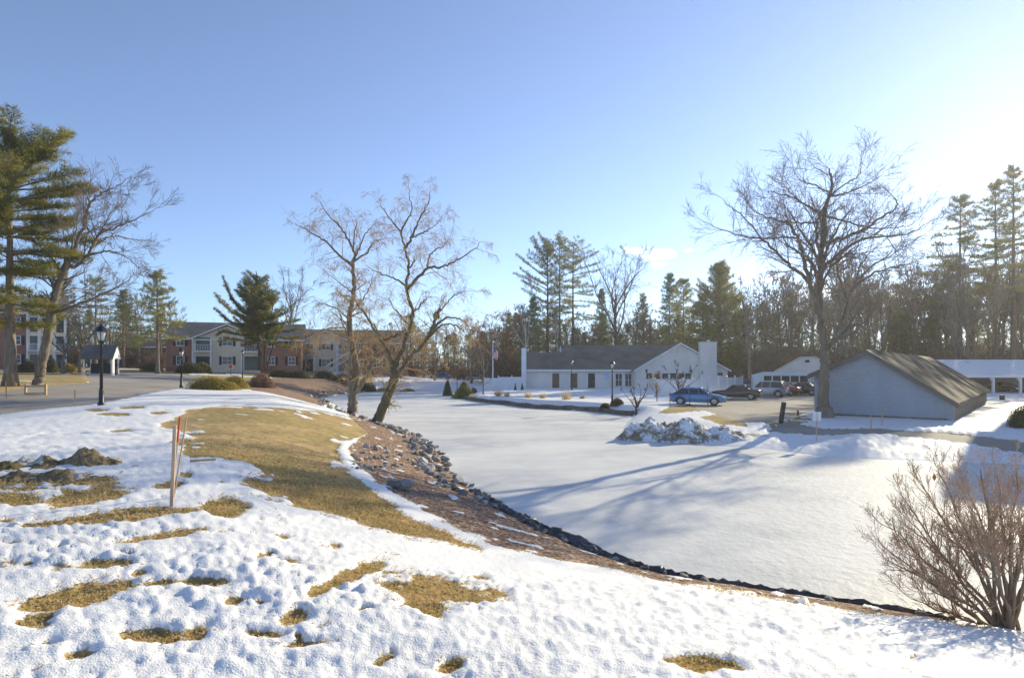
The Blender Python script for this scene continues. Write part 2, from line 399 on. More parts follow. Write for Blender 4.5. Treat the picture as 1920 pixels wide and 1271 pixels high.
M = {}
def build_mats():
    M['bark'] = bark('bark_grey_brown', (.30, .24, .18), (.15, .115, .085))
    M['bark_pale'] = bark('bark_pale', (.30, .25, .19), (.13, .105, .08))
    M['bark_dark'] = bark('bark_dark', (.18, .14, .105), (.09, .07, .055))
    M['bark_mossy'] = bark('bark_mossy', (.19, .16, .10), (.075, .07, .045))
    M['bark_red'] = bark('bark_red', (.20, .125, .085), (.09, .055, .04))
    M['bark_birch'] = bark('bark_birch', (.62, .58, .52), (.3, .27, .23))
    M['twig'] = simple('twig_brown', (.27, .19, .13), (.16, .115, .08), 1.2, .9, .1)
    M['twig_grey'] = simple('twig_grey', (.26, .21, .17), (.15, .12, .095), 1.2, .9, .1)
    M['twig_tan'] = leafy('twig_tan', (.72, .56, .31), (.52, .38, .19), .8, .4, .1)
    M['twig_orange'] = leafy('twig_orange', (.58, .33, .13), (.38, .21, .09), .8, .4, .2)
    M['twig_red'] = leafy('twig_red', (.36, .24, .14), (.22, .145, .09), 1.0, .15, .3)
    M['pine'] = leafy('pine_needles', (.40, .35, .085), (.14, .155, .05), .9, .5)
    M['pine_blue'] = leafy('pine_needles_bluish', (.22, .31, .12), (.09, .15, .075), .7, .45)
    M['pine_far'] = leafy('pine_needles_far', (.36, .33, .10), (.14, .17, .06), .35, .5)
    M['yew'] = leafy('yew_needles', (.42, .39, .075), (.17, .18, .045), 2.0, .3, .15)
    M['box'] = leafy('boxwood_leaves', (.18, .17, .06), (.08, .09, .035), 3, .4, .15)
    M['goldhedge'] = leafy('golden_hedge_leaves', (.52, .40, .09), (.30, .23, .055), 2.2, .4, .1)
    M['brownhedge'] = leafy('brown_hedge_twigs', (.40, .23, .13), (.24, .13, .08), 2.2, .2, .1)
    M['oakleaf'] = leafy('dry_oak_leaves', (.32, .135, .05), (.17, .075, .035), 1.2, .4)
    M['straw'] = leafy('straw_blades', (.72, .53, .27), (.45, .34, .14), 3, .4, .1)
    M['white'] = simple('white_paint', (.80, .80, .78), (.72, .72, .71), 1.5, .5)
    M['vinyl'] = simple('white_vinyl', (.82, .82, .83), (.74, .75, .77), .8, .4, .4)
    M['cream'] = siding('cream_siding', (.84, .73, .57), .16)
    M['clubside'] = siding('pale_clapboard', (.87, .81, .73), .15)
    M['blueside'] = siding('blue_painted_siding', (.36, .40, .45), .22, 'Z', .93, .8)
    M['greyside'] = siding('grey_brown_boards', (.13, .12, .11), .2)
    M['brick'] = bricks('red_brick', (.42, .21, .145), (.34, .16, .11), (.36, .30, .25))
    M['brick_dark'] = bricks('brown_brick', (.19, .085, .06), (.13, .06, .045), (.22, .18, .15))
    M['roof'] = shingles('grey_shingles', (.20, .185, .17), (.15, .14, .13))
    M['roof_club'] = shingles('pale_brown_shingles', (.23, .20, .165), (.165, .145, .12)); M['roof_brown'] = shingles('brown_shingles', (.105, .092, .08), (.07, .062, .054))
    M['glass'] = N('window_glass').base((.035, .045, .055), .08, .6).m
    M['carglass'] = N('car_glass').base((.02, .025, .03), .06, .7).m
    M['dark'] = simple('dark_opening', (.035, .03, .028), (.02, .018, .016), 2, .8)
    M['shutter'] = simple('dark_shutter', (.045, .04, .042), (.03, .027, .03), 5, .6)
    M['door_wood'] = simple('brown_door', (.17, .095, .055), (.11, .06, .035), 4, .5, .4, 0, 20, 0, (6, 6, .6))
    M['black_iron'] = simple('black_iron', (.022, .024, .023), (.012, .013, .013), 6, .45, .5)
    M['lampglass'] = N('lamp_glass').base((.75, .74, .70), .25, .5).m
    M['lampglass'].node_tree.nodes['Principled BSDF'].inputs['Transmission Weight'].default_value = .25
    M['wood'] = simple('raw_lumber', (.60, .42, .25), (.46, .31, .18), 3, .7, .2, .3, 30, 0, (8, 8, .5))
    M['wood_grey'] = simple('weathered_stake', (.62, .48, .36), (.48, .36, .26), 3, .8, .2, .3, 30, 0, (8, 8, .5))
    M['redpaint'] = simple('red_marker_paint', (.62, .10, .06), (.5, .07, .05), 8, .6)
    M['yellow'] = simple('yellow_road_paint', (.62, .42, .06), (.45, .30, .06), 3, .8)
    M['whiteline'] = simple('white_road_paint', (.62, .62, .6), (.42, .42, .41), 3, .8)
    M['tyre'] = simple('tyre_rubber', (.02, .02, .02), (.014, .014, .014), 8, .85)
    M['rim'] = simple('alloy_rim', (.45, .45, .46), (.35, .35, .36), 8, .35, .5, 0, 20, .6)
    M['chrome'] = N('chrome').base((.55, .55, .56), .2, .5, .9).m
    M['headlight'] = N('headlight').base((.75, .77, .8), .1, .7).m
    M['taillight'] = N('taillight').base((.45, .025, .02), .2, .6).m
    M['plate'] = simple('licence_plate', (.7, .7, .68))
    def stone(name, a, b):
        n = N(name); v = n.coord(); f = n.noise(6, 6, v)
        n.base(rand_tint(n, n.ramp(f, (.3, b), (.7, a)), .55), .9, .12); n.bump(f, .8, .05); return n.m
    M['stone'] = stone('grey_stone', (.58, .55, .50), (.27, .26, .245))
    M['stone_dark'] = stone('dark_stone', (.32, .31, .295), (.14, .14, .138))
    M['liner'] = N('black_liner'); l = M['liner']; l.base(l.ramp(l.noise(5, 4, l.coord()), (.3, (.035, .037, .04)), (.7, (.11, .112, .118))), .45, .5); l.bump(l.noise(9, 4, l.coord()), .6, .05); M['liner'] = l.m
    n = N('asphalt'); v = n.pos()
    f = n.noise(.35, 6, v); f2 = n.noise(60, 2, v); wet = n.noise(.22, 3, n.mapping(v, (1, .4, 1)))
    n.base(n.mix(.25, n.mix(n.ramp(wet, (.48, 0), (.6, .45)), n.ramp(f, (.3, (.30, .265, .225)), (.7, (.39, .35, .30))), (.48, .44, .385)), n.ramp(f2, (.3, .4), (.7, 1.0)), 'MULTIPLY'), .85, .25)
    n.bump(f2, .3, .01); M['asphalt'] = n.m
    n = N('concrete_kerb'); v = n.pos(); n.base(n.ramp(n.noise(2, 6, v), (.3, (.09, .075, .06)), (.7, (.19, .165, .14))), .9, .2); n.bump(n.noise(20, 4, v), .4, .02); M['kerb'] = n.m

    # ground: grass, mulch and old snow
    n = N('ground'); v = n.pos()
    big = n.noise(.3, 6, v, .6, .5); fine = n.noise(38, 3, v, .7); mid = n.noise(5, 5, v, .65)
    straw = n.ramp(mid, (.28, (.30, .20, .09)), (.5, (.48, .34, .16)), (.72, (.62, .46, .25)))
    olive = n.ramp(mid, (.3, (.25, .20, .08)), (.7, (.46, .35, .155)))
    grass = n.mix(n.ramp(big, (.44, 0), (.56, .95)), straw, olive)
    grass = n.mix(n.ramp(n.noise(2.6, 6, v, .7), (.58, 0), (.70, .7)), grass, (.27, .18, .105))
    grass = n.mix(.55, grass, n.ramp(fine, (.3, .45), (.7, 1.45)), 'MULTIPLY')
    vor = n.n('ShaderNodeTexVoronoi'); n.set(vor.inputs['Vector'], n.mapping(v, (1, 1, 1), (0, 0, .6))); vor.inputs['Scale'].default_value = 22
    chip = n.n('ShaderNodeSeparateColor'); n.set(chip.inputs[0], vor.outputs['Color'])
    mulch = n.ramp(chip.outputs[0], (.1, (.12, .07, .045)), (.45, (.25, .14, .09)), (.7, (.34, .21, .14)), (.93, (.55, .47, .37)))
    mulch = n.mix(.5, mulch, n.ramp(n.noise(2.4, 5, v), (.3, .5), (.7, 1.25)), 'MULTIPLY')
    ground = n.mix(n.ramp(n.math('ADD', n.attr('mulch'), n.math('MULTIPLY', n.math('SUBTRACT', mid, .5), .5)), (.42, 0), (.58, 1)), grass, mulch)
    sn_n = n.noise(3, 5, v)
    snow = n.mix(n.ramp(n.noise(.9, 5, v, .6), (.55, 0), (.75, .35)), n.ramp(sn_n, (.3, (.83, .83, .83)), (.7, (.89, .88, .87))), (.70, .66, .60))
    fac = n.ramp(n.math('ADD', n.attr('snow'), n.math('ADD', n.math('MULTIPLY', n.math('SUBTRACT', n.noise(13, 5, v, .7), .5), 1.1), n.math('MULTIPLY', n.math('SUBTRACT', fine, .5), .35))), (.40, 0), (.58, 1))
    n.base(n.mix(fac, ground, snow), n.mix(fac, (.95,)*3, (.6,)*3), .12)
    hgt = n.math('ADD', n.math('MULTIPLY', n.noise(22, 4, v, .6), .6), n.math('MULTIPLY', n.noise(75, 2, v), .4))
    n.bump(hgt, .5, .035); M['ground'] = n.m

    n = N('pond_ice'); v = n.pos(); sp_ = n.n('ShaderNodeSeparateXYZ'); n.set(sp_.inputs[0], v)
    mr_ = n.n('ShaderNodeMapRange', interpolation_type='SMOOTHSTEP'); n.set(mr_.inputs[0], n.math('ADD', n.math('SUBTRACT', sp_.outputs['X'], n.math('MULTIPLY', sp_.outputs['Y'], .25)), n.math('MULTIPLY', n.noise(.3, 4, v), 6)))
    for i_, q_ in enumerate((-2, 8, .25, 1.5)): mr_.inputs[i_+1].default_value = q_
    n.puff = mr_.outputs[0]
    a = n.noise(.18, 5, n.mapping(v, (1, 1.6, 1)), .55, .4); b = n.noise(1.1, 5, v); puff = n.noise(4.5, 3, v, .55)
    col = n.mix(n.ramp(a, (.35, 0), (.65, 1)), (.56, .57, .565), (.78, .765, .735))
    col = n.mix(n.ramp(b, (.45, 0), (.75, .45)), col, (.85, .83, .80))
    n.base(col, n.ramp(a, (.35, .55), (.65, .75)), .12)
    n.bump(n.math('ADD', n.math('MULTIPLY', puff, n.puff), n.math('MULTIPLY', n.noise(14, 3, v), .3)), .28, .06); M['ice'] = n.m

    n = N('dirty_snow'); v = n.pos()
    f = n.noise(1.6, 6, v, .65, .4); g = n.noise(7, 5, v, .65)
    n.base(n.mix(n.ramp(n.math('ADD', f, n.math('MULTIPLY', n.math('SUBTRACT', g, .5), .5)), (.44, 0), (.56, 1)), n.ramp(g, (.3, (.82, .83, .85)), (.7, (.92, .92, .92))), n.ramp(g, (.35, (.16, .115, .07)), (.65, (.40, .32, .22)))), .7, .25)
    n.bump(g, .8, .08); M['dirty_snow'] = n.m
    n = N('dug_earth'); v = n.coord()
    f = n.noise(2.2, 6, v, .6, .5); g = n.noise(16, 5, v, .7); sp = n.n('ShaderNodeSeparateXYZ'); n.set(sp.inputs[0], v)
    earth = n.ramp(g, (.3, (.12, .085, .05)), (.5, (.33, .24, .13)), (.7, (.52, .40, .23)))
    moss = n.ramp(g, (.3, (.06, .055, .02)), (.7, (.20, .17, .06)))
    e = n.mix(n.ramp(n.noise(1.1, 3, v), (.45, 0), (.6, .8)), earth, moss)
    icy = n.ramp(n.noise(.85, 4, n.mapping(v, (1, 1.5, 1.0), (0, 0, .5)), .5, .8), (.535, 0), (.57, 1))
    n.base(n.mix(icy, e, n.ramp(g, (.3, (.55, .48, .40)), (.7, (.80, .77, .72)))), .85, .25); n.bump(g, 1, .06); M['earth'] = n.m
    n = N('snowy_roof'); v = n.coord()
    f = n.noise(.7, 5, v, .6)
    n.base(n.mix(n.ramp(f, (.30, 0), (.36, 1)), (.16, .15, .145), n.ramp(n.noise(3, 4, v), (.3, (.84, .85, .87)), (.7, (.92, .92, .92)))), .7, .3); n.bump(n.noise(5, 4, v), .5, .05); M['snowroof'] = n.m
    n = N('stars_flag'); sp = n.n('ShaderNodeSeparateXYZ'); n.set(sp.inputs[0], n.coord())
    st = n.math('GREATER_THAN', n.math('FRACT', n.math('DIVIDE', sp.outputs['X'], .2)), .5)
    cant = n.math('MULTIPLY', n.math('GREATER_THAN', sp.outputs['Z'], -.62), n.math('LESS_THAN', sp.outputs['X'], .42))
    n.base(n.mix(cant, n.mix(st, (.75, .75, .75), (.5, .04, .05)), (.03, .05, .2)), .8, .2); M['flag'] = n.m
def paint(name, c, rough=.25):
    n = N(name); n.base(n.mix(n.noise(1.5, 3, n.coord()), c, tuple(q*.85 for q in c)), rough, .5)
    n.b.inputs['Coat Weight'].default_value = .5; return n.m
build_mats()
# ---------------------------------------------------------------- world, sun, camera
sc = bpy.context.scene
w = bpy.data.worlds.new('World'); sc.world = w; w.use_nodes = True
wt = w.node_tree; bg = wt.nodes['Background']
sky = wt.nodes.new('ShaderNodeTexSky'); sky.sky_type = 'NISHITA'; sky.sun_disc = False
sky.sun_elevation = math.radians(SUN_EL); sky.sun_rotation = math.radians(SUN_AZ)
sky.air_density = .75; sky.dust_density = .08; sky.ozone_density = 5.5; sky.altitude = 0
tc = wt.nodes.new('ShaderNodeTexCoord')
def wn(t, **kw):
    nd = wt.nodes.new(t)
    for k, v in kw.items(): setattr(nd, k, v)
    return nd
def wmath(op, a, b=None):
    nd = wn('ShaderNodeMath', operation=op)
    for i, q in enumerate((a, b)):
        if q is None: continue
        if isinstance(q, bpy.types.NodeSocket): wt.links.new(q, nd.inputs[i])
        else: nd.inputs[i].default_value = q
    return nd.outputs[0]
# a few small fair-weather clouds low in the sky
hs_ = wn('ShaderNodeHueSaturation'); hs_.inputs['Saturation'].default_value = .84; wt.links.new(sky.outputs[0], hs_.inputs['Color']); col = hs_.outputs[0]
cn = wn('ShaderNodeTexNoise'); cn.inputs['Scale'].default_value = 46; cn.inputs['Detail'].default_value = 6; cn.inputs['Roughness'].default_value = .55
mp = wn('ShaderNodeMapping'); mp.inputs['Scale'].default_value = (1, 1, 2.2); wt.links.new(tc.outputs['Generated'], mp.inputs[0]); wt.links.new(mp.outputs[0], cn.inputs[0])
for px, py, rx, rz_, amt in ((1238, 476, .036, .013, 1.0), (1190, 468, .03, .008, .8), (1290, 471, .012, .006, .7), (1238, 496, .02, .006, .7), (1822, 336, .06, .02, 1.2), (1560, 548, .09, .014, .7), (1690, 560, .10, .016, .9), (1430, 524, .05, .01, .5)):
    d = Vector(((px-CX)/F, 1, (HZ-py)/F)).normalized()
    sub = wn('ShaderNodeVectorMath', operation='SUBTRACT'); wt.links.new(tc.outputs['Generated'], sub.inputs[0]); sub.inputs[1].default_value = d
    m2 = wn('ShaderNodeMapping'); m2.inputs['Scale'].default_value = (1/rx, 1/rx, 1/rz_); wt.links.new(sub.outputs[0], m2.inputs[0])
    ln = wn('ShaderNodeVectorMath', operation='LENGTH'); wt.links.new(m2.outputs[0], ln.inputs[0])
    e = wmath('SUBTRACT', 1.0, ln.outputs['Value'])
    f = wmath('ADD', e, wmath('MULTIPLY', wmath('SUBTRACT', cn.outputs['Fac'], .5), 2.4))
    mr = wn('ShaderNodeMapRange', interpolation_type='SMOOTHSTEP'); wt.links.new(f, mr.inputs[0]); mr.inputs[1].default_value = .125; mr.inputs[2].default_value = .75; mr.inputs[3].default_value = 0; mr.inputs[4].default_value = min(1, amt)
    mx = wn('ShaderNodeMix', data_type='RGBA'); wt.links.new(mr.outputs[0], mx.inputs[0]); wt.links.new(col, mx.inputs[6]); mx.inputs[7].default_value = (7.5, 7.5, 7.6, 1); col = mx.outputs[2]
wt.links.new(col, bg.inputs[0]); bg.inputs[1].default_value = .125
sun = bpy.data.lights.new('sun', 'SUN'); sun.energy = 3.75; sun.angle = math.radians(.53); sun.color = (1, .88, .60)
so = bpy.data.objects.new('sun', sun); C.objects.link(so)
sd = Vector((math.sin(math.radians(SUN_AZ))*math.cos(math.radians(SUN_EL)), math.cos(math.radians(SUN_AZ))*math.cos(math.radians(SUN_EL)), math.sin(math.radians(SUN_EL))))
so.rotation_euler = sd.to_track_quat('Z', 'Y').to_euler(); so.location = (30, 30, 40)
cam = bpy.data.cameras.new('camera'); co = bpy.data.objects.new('camera', cam); C.objects.link(co); sc.camera = co
cam.sensor_width = 36; cam.lens = 36*F/1920; cam.shift_y = (HZ-635.5)/1920; cam.clip_end = 6000; cam.clip_start = .1
co.location = (0, 0, CAMZ); co.rotation_euler = (math.pi/2, 0, 0)
sc.view_settings.view_transform = 'Standard'; sc.view_settings.look = 'None'; sc.view_settings.exposure = .84; sc.view_settings.gamma = 1
sc.cycles.max_bounces = 6; sc.cycles.diffuse_bounces = 4; sc.cycles.transparent_max_bounces = 8

# ---------------------------------------------------------------- ground sheet
ang = np.radians(np.concatenate([np.arange(-47, 47, .2), np.arange(47, 313, 3.5)]))
rad = np.concatenate([[.6, 1.2, 1.8], np.geomspace(2.4, 62, 285), np.geomspace(64, 600, 62)])
AA, RR = np.meshgrid(ang, rad); X = RR*np.sin(AA); Y = RR*np.cos(AA)
nr, na = X.shape
Z, S, MU = ground_z(X.ravel(), Y.ravel())
V = np.stack([X.ravel(), Y.ravel(), Z], 1)
i = np.arange(nr-1)[:, None]*na; j = np.arange(na)[None]; j2 = (j+1) % na
Q = np.stack([i+j, i+na+j, i+na+j2, i+j2], -1).reshape(-1, 4)[:, ::-1]
mb = MB(); mb.add(V, Q)
cidx = len(V); 
Tn = np.stack([np.full(na, cidx), j2[0], j[0]], 1)[:, ::-1]
mb.v.append(np.array([[0, 0, float(Z[0])]])); mb.n += 1; mb.f[3].append(Tn)
go = mb.obj('ground', M['ground'], smooth=True); tag(go, kind='structure')
for nm, arr in (('snow', S), ('mulch', MU.astype(float))):
    a = go.data.attributes.new(nm, 'FLOAT', 'POINT'); a.data.foreach_set('value', np.append(arr, 1.0).astype(np.float32))

def draped(name, mat, poly, lift, step=1.2):
    bm = bmesh.new(); vs = [bm.verts.new((x, y, 0)) for x, y in poly]; bm.faces.new(vs)
    bmesh.ops.triangulate(bm, faces=bm.faces[:])
    for _ in range(6):
        es = [e for e in bm.edges if e.calc_length() > step]
        if not es: break
        bmesh.ops.subdivide_edges(bm, edges=es, cuts=1); bmesh.ops.triangulate(bm, faces=bm.faces[:])
    co_ = np.array([v.co[:] for v in bm.verts]); z = H(co_[:, 0], co_[:, 1])+lift
    for v, q in zip(bm.verts, z): v.co.z = q
    bmesh.ops.recalc_face_normals(bm, faces=bm.faces[:])
    if sum(f.normal.z for f in bm.faces) < 0: bmesh.ops.reverse_faces(bm, faces=bm.faces[:])
    me = bpy.data.meshes.new(name); bm.to_mesh(me); bm.free(); me.materials.append(mat)
    o = bpy.data.objects.new(name, me); C.objects.link(o); return o
def strip(name, mat, line, w0, w1, lift, cols=6):
    line = np.array(line); T = np.gradient(line, axis=0); T /= np.linalg.norm(T, axis=1)[:, None]; Nn = np.stack([-T[:, 1], T[:, 0]], 1)
    w0 = np.broadcast_to(w0, (len(line),)); w1 = np.broadcast_to(w1, (len(line),)); V = []
    for c in range(cols+1):
        o = w0+(w1-w0)*c/cols; p = line+Nn*o[:, None]; V.append(np.stack([p[:, 0], p[:, 1], H(p[:, 0], p[:, 1])+lift], 1))
    V = np.stack(V, 1).reshape(-1, 3); k = cols+1
    a = (np.arange(len(line)-1)[:, None]*k+np.arange(cols)[None]).ravel()
    m = MB().add(V, np.stack([a, a+k, a+k+1, a+1], 1)[:, ::-1]); return m.obj(name, mat)
RL = np.array(polyline_smooth(ROADC, 16)); hw = road_halfwidth(RL[:, 1])-.1
tag(strip('road', M['asphalt'], RL, -hw, hw, -.045, 10), kind='structure')
k0 = [i for i, p in enumerate(RL) if p[1] > 17.5][0]; k1 = [i for i, p in enumerate(RL) if p[1] > 27][0]
tag(strip('road_marking', M['yellow'], RL[:k1], -.12, .14, -.039, 1), kind='structure')
tag(draped('parking_lot', M['asphalt'], LOT, -.03), kind='structure')
tag(draped('path', M['asphalt'], PATH, -.038), kind='structure')
mkb = MB()
for (ax, ay), (bx, by) in (((1330,772),(1405,789)), ((1352,766),(1440,784)), ((1375,760),(1475,777)), ((1400,755),(1500,770))):
    a = np.array(G(ax, ay, .62)); b = np.array(G(bx, by, .62)); t = (b-a)/np.linalg.norm(b-a); n_ = np.array([-t[1], t[0]])*.06
    pts = [a+(b-a)*q for q in np.linspace(0, 1, 12)]
    Vv = [(p[0]+s*n_[0], p[1]+s*n_[1], H(p[0], p[1])-.022) for p in pts for s in (-1, 1)]
    mkb.add(Vv, [(2*i, 2*i+1, 2*i+3, 2*i+2) for i in range(11)])
pm = mkb.obj('parking_markings', M['whiteline']); tag(pm, kind='structure')

# pond ice: a sheet a little larger than the pond, its rim under the banks
ip = [Vector((x, y)) for x, y in PP]; cen = sum(ip, Vector((0, 0)))/len(ip)
bm = bmesh.new(); n_ = len(ip); vs = []
area = sum(ip[i].x*ip[(i+1) % n_].y-ip[(i+1) % n_].x*ip[i].y for i in range(n_)); sg = 1 if area > 0 else -1
for i in range(n_):
    t = (ip[(i+1) % n_]-ip[i-1]).normalized(); o = Vector((t.y, -t.x))*.35*sg
    vs.append(bm.verts.new((ip[i].x+o.x, ip[i].y+o.y, .004)))
bm.faces.new(vs); bmesh.ops.triangulate(bm, faces=bm.faces[:])
if sum(f.normal.z for f in bm.faces) < 0: bmesh.ops.reverse_faces(bm, faces=bm.faces[:])
me = bpy.data.meshes.new('pond_ice'); bm.to_mesh(me); bm.free(); me.materials.append(M['ice'])
io = bpy.data.objects.new('pond_ice', me); C.objects.link(io); tag(io, kind='structure')

# low retaining kerb along the lawn side of the pond
KL = np.array(polyline_smooth([(-5.9,81),(-5.75,76),(-5.4,72.6),(-3.4,66.6),(0.05,59.7),(1.98,55.4),(4.3,53.6),(6.4,51.9),(9.1,46.2)], 8))
T = np.gradient(KL, axis=0); T /= np.linalg.norm(T, axis=1)[:, None]; Nn = np.stack([-T[:, 1], T[:, 0]], 1)
mb = MB(); m_ = len(KL); top = .36+.04*np.sin(np.arange(m_)*.9)
prof = [(-.2, -.3), (-.2, 1), (.22, 1), (.22, -.3)]
V = [(KL[i, 0]+Nn[i, 0]*o, KL[i, 1]+Nn[i, 1]*o, top[i] if h == 1 else h) for i in range(m_) for o, h in prof]
mb.add(V, [(i*4+a, i*4+a+1, i*4+a+5, i*4+a+4) for i in range(m_-1) for a in range(3)])
mb.add([V[a] for a in range(4)], [(0, 1, 2, 3)]); mb.add([V[(m_-1)*4+a] for a in range(4)], [(3, 2, 1, 0)])
tag(mb.obj('retaining_wall', M['kerb']), 'low grey-brown retaining wall curving between the snowy lawn and the ice', 'wall')

# added haze lifting far darks like lens glare: one box round the scene
hz = MB(); hz.box(-640, 640, -640, 640, -1.6, 46); ho = hz.obj('haze', None); tag(ho, 'thin pale haze added to lift the far darks like lens glare', 'haze', kind='stuff')
hm = bpy.data.materials.new('haze'); hm.use_nodes = True; ht = hm.node_tree; ht.nodes.clear(); ou = ht.nodes.new('ShaderNodeOutputMaterial'); pv = ht.nodes.new('ShaderNodeVolumePrincipled')
pv.inputs['Color'].default_value = (.93, .95, .98, 1); pv.inputs['Density'].default_value = .00055; pv.inputs['Anisotropy'].default_value = .55; ht.links.new(pv.outputs[0], ou.inputs['Volume']); ho.data.materials.append(hm)
# ---------------------------------------------------------------- trees
def nrm(v): return v/(np.linalg.norm(v, axis=-1, keepdims=True)+1e-9)
def grow(mb, Pq, D, L, R, levels, r=None, minr=.008, cap=30000):
    """vectorised branching: levels = dicts(seg, wob, up, n, ang, lr, rr, t0, droop)"""
    r = r or rng
    Pq = np.asarray(Pq, float); D = nrm(np.asarray(D, float)); L = np.asarray(L, float); R = np.asarray(R, float)
    for li, lv in enumerate(levels):
        S = lv.get('seg', 4); pts = [Pq]; dirs = [D]; p = Pq; d = D
        tip = lv.get('tip', .35)
        for s in range(S):
            d = nrm(d + r.normal(size=d.shape)*lv.get('wob', .15) + np.array([0, 0, lv.get('up', .05)]))
            p = p + d*(L/S)[:, None]; pts.append(p); dirs.append(d)
            r0 = np.maximum(R*(1-(1-tip)*s/S), minr); r1 = np.maximum(R*(1-(1-tip)*(s+1)/S), minr)
            mb.segs(pts[-2], p, r0, r1, lv.get('k', 3))
        if 'n' not in lv: return
        n = lv['n']; t0 = lv.get('t0', .25); N0 = len(Pq)
        t = t0+(1-t0)*(np.arange(n)[None]+r.random((N0, n)))/n
        fi = np.clip(t*S, 0, S-1e-4); i = fi.astype(int); fr = (fi-i)[..., None]
        pa = np.stack(pts, 1); da = np.stack(dirs, 1); ii = np.arange(N0)[:, None]
        cp = pa[ii, i]*(1-fr)+pa[ii, i+1]*fr; cd = da[ii, i+1]
        rv = r.normal(size=cd.shape); rv = nrm(rv-cd*(rv*cd).sum(-1, keepdims=True))
        a = np.radians(lv.get('ang', 45)+r.normal(size=t.shape)*9)[..., None]
        nd = cd*np.cos(a)+rv*np.sin(a)+np.array([0, 0, lv.get('cup', 0)])
        nl = (L[:, None]*lv.get('lr', .6))*(1-lv.get('fall', .45)*(t-t0)/(1-t0+1e-6))*(.7+.6*r.random(t.shape))
        nr_ = R[:, None]*(1-(1-tip)*t)*lv.get('rr', .6)
        Pq = cp.reshape(-1, 3); D = nrm(nd.reshape(-1, 3)); L = nl.ravel(); R = nr_.ravel()
        if len(L) > cap:
            k = r.choice(len(L), cap, False); Pq, D, L, R = Pq[k], D[k], L[k], R[k]
def along(poly, rad, n, t0=.1, spread=50, ln=1.5, rr=.5, up=.1, r=None, endcap=True):
    """child branch starts along a limb"""
    r = r or rng; poly = np.asarray(poly, float); seg = np.linalg.norm(np.diff(poly, axis=0), axis=1); cum = np.append(0, np.cumsum(seg)); T = cum[-1]
    t = t0+(1-t0)*(np.arange(n)+r.random(n))/n
    if endcap: t[-2:] = .999
    s = t*T; i = np.clip(np.searchsorted(cum, s, 'right')-1, 0, len(seg)-1); f = ((s-cum[i])/seg[i])[:, None]
    p = poly[i]*(1-f)+poly[i+1]*f; d = nrm(poly[i+1]-poly[i])
    rv = r.normal(size=d.shape); rv = nrm(rv-d*(rv*d).sum(-1, keepdims=True))
    a = np.radians(spread+r.normal(size=n)*12)[:, None]
    if endcap: a[-2:] *= .4
    nd = nrm(d*np.cos(a)+rv*np.sin(a)+np.array([0, 0, up]))
    R_ = np.interp(t, np.linspace(0, 1, len(rad)), rad)*rr
    return p, nd, ln*(1-.42*t)*(.6+.8*r.random(n)), R_
def traced(limbs, Y0, base, depth=3.0, r=None, k=8, sc=1.0):
    """limbs: (pixel polyline, r0, r1, depth drift) -> smooth world polylines relative to base"""
    r = r or rng; out = []
    for li_, (pts, r0, r1, dd) in enumerate(limbs):
        if li_: r0, r1 = r0*.74, r1*.74
        n = len(pts); Yo = np.linspace(0, 1, n)**1.2
        w_ = [P(px, py, Y0+o) for (px, py), o in zip(pts, dd[0]+(dd[1]-dd[0])*Yo)]
        sm = np.array(polyline_smooth(w_, 6))-np.array(base)
        sm[1:-1] += r.normal(size=sm[1:-1].shape)*.03
        out.append((sm, np.linspace(r0, r1, len(sm))))
    return out
def flare(base_r, h=.8): return [(base_r*1.6, 0), (base_r*1.2, h*.35), (base_r, h)]

def trunk_and_crown(root, limbs3, bmat, tmat, levels, n_child, ln, up=.1, spread=48, rr=.45, minr=.008, r=None, t0=.15, k=9, cap=30000, tt=.55):
    r = r or rng
    mb = MB()
    for pl, rad in limbs3: mb.tube(pl, rad, k if rad[0] > .08 else 6, .04)
    mb.obj('trunk', bmat, root, smooth=True)
    mb = MB(); A = []
    for pl, rad in limbs3:
        Lp = np.linalg.norm(np.diff(pl, axis=0), axis=1).sum()
        n = max(3, int(n_child*Lp)); A.append(along(pl, rad, n, t0 if rad[0] < .25 else tt, spread, ln, rr, up, r))
    Pq, D, L, R = [np.concatenate(q) for q in zip(*A)]
    R = np.clip(R, minr*1.6, .06)
    grow(mb, Pq, D, L, R, levels, r, minr, cap)
    mb.obj('crown', tmat, root)

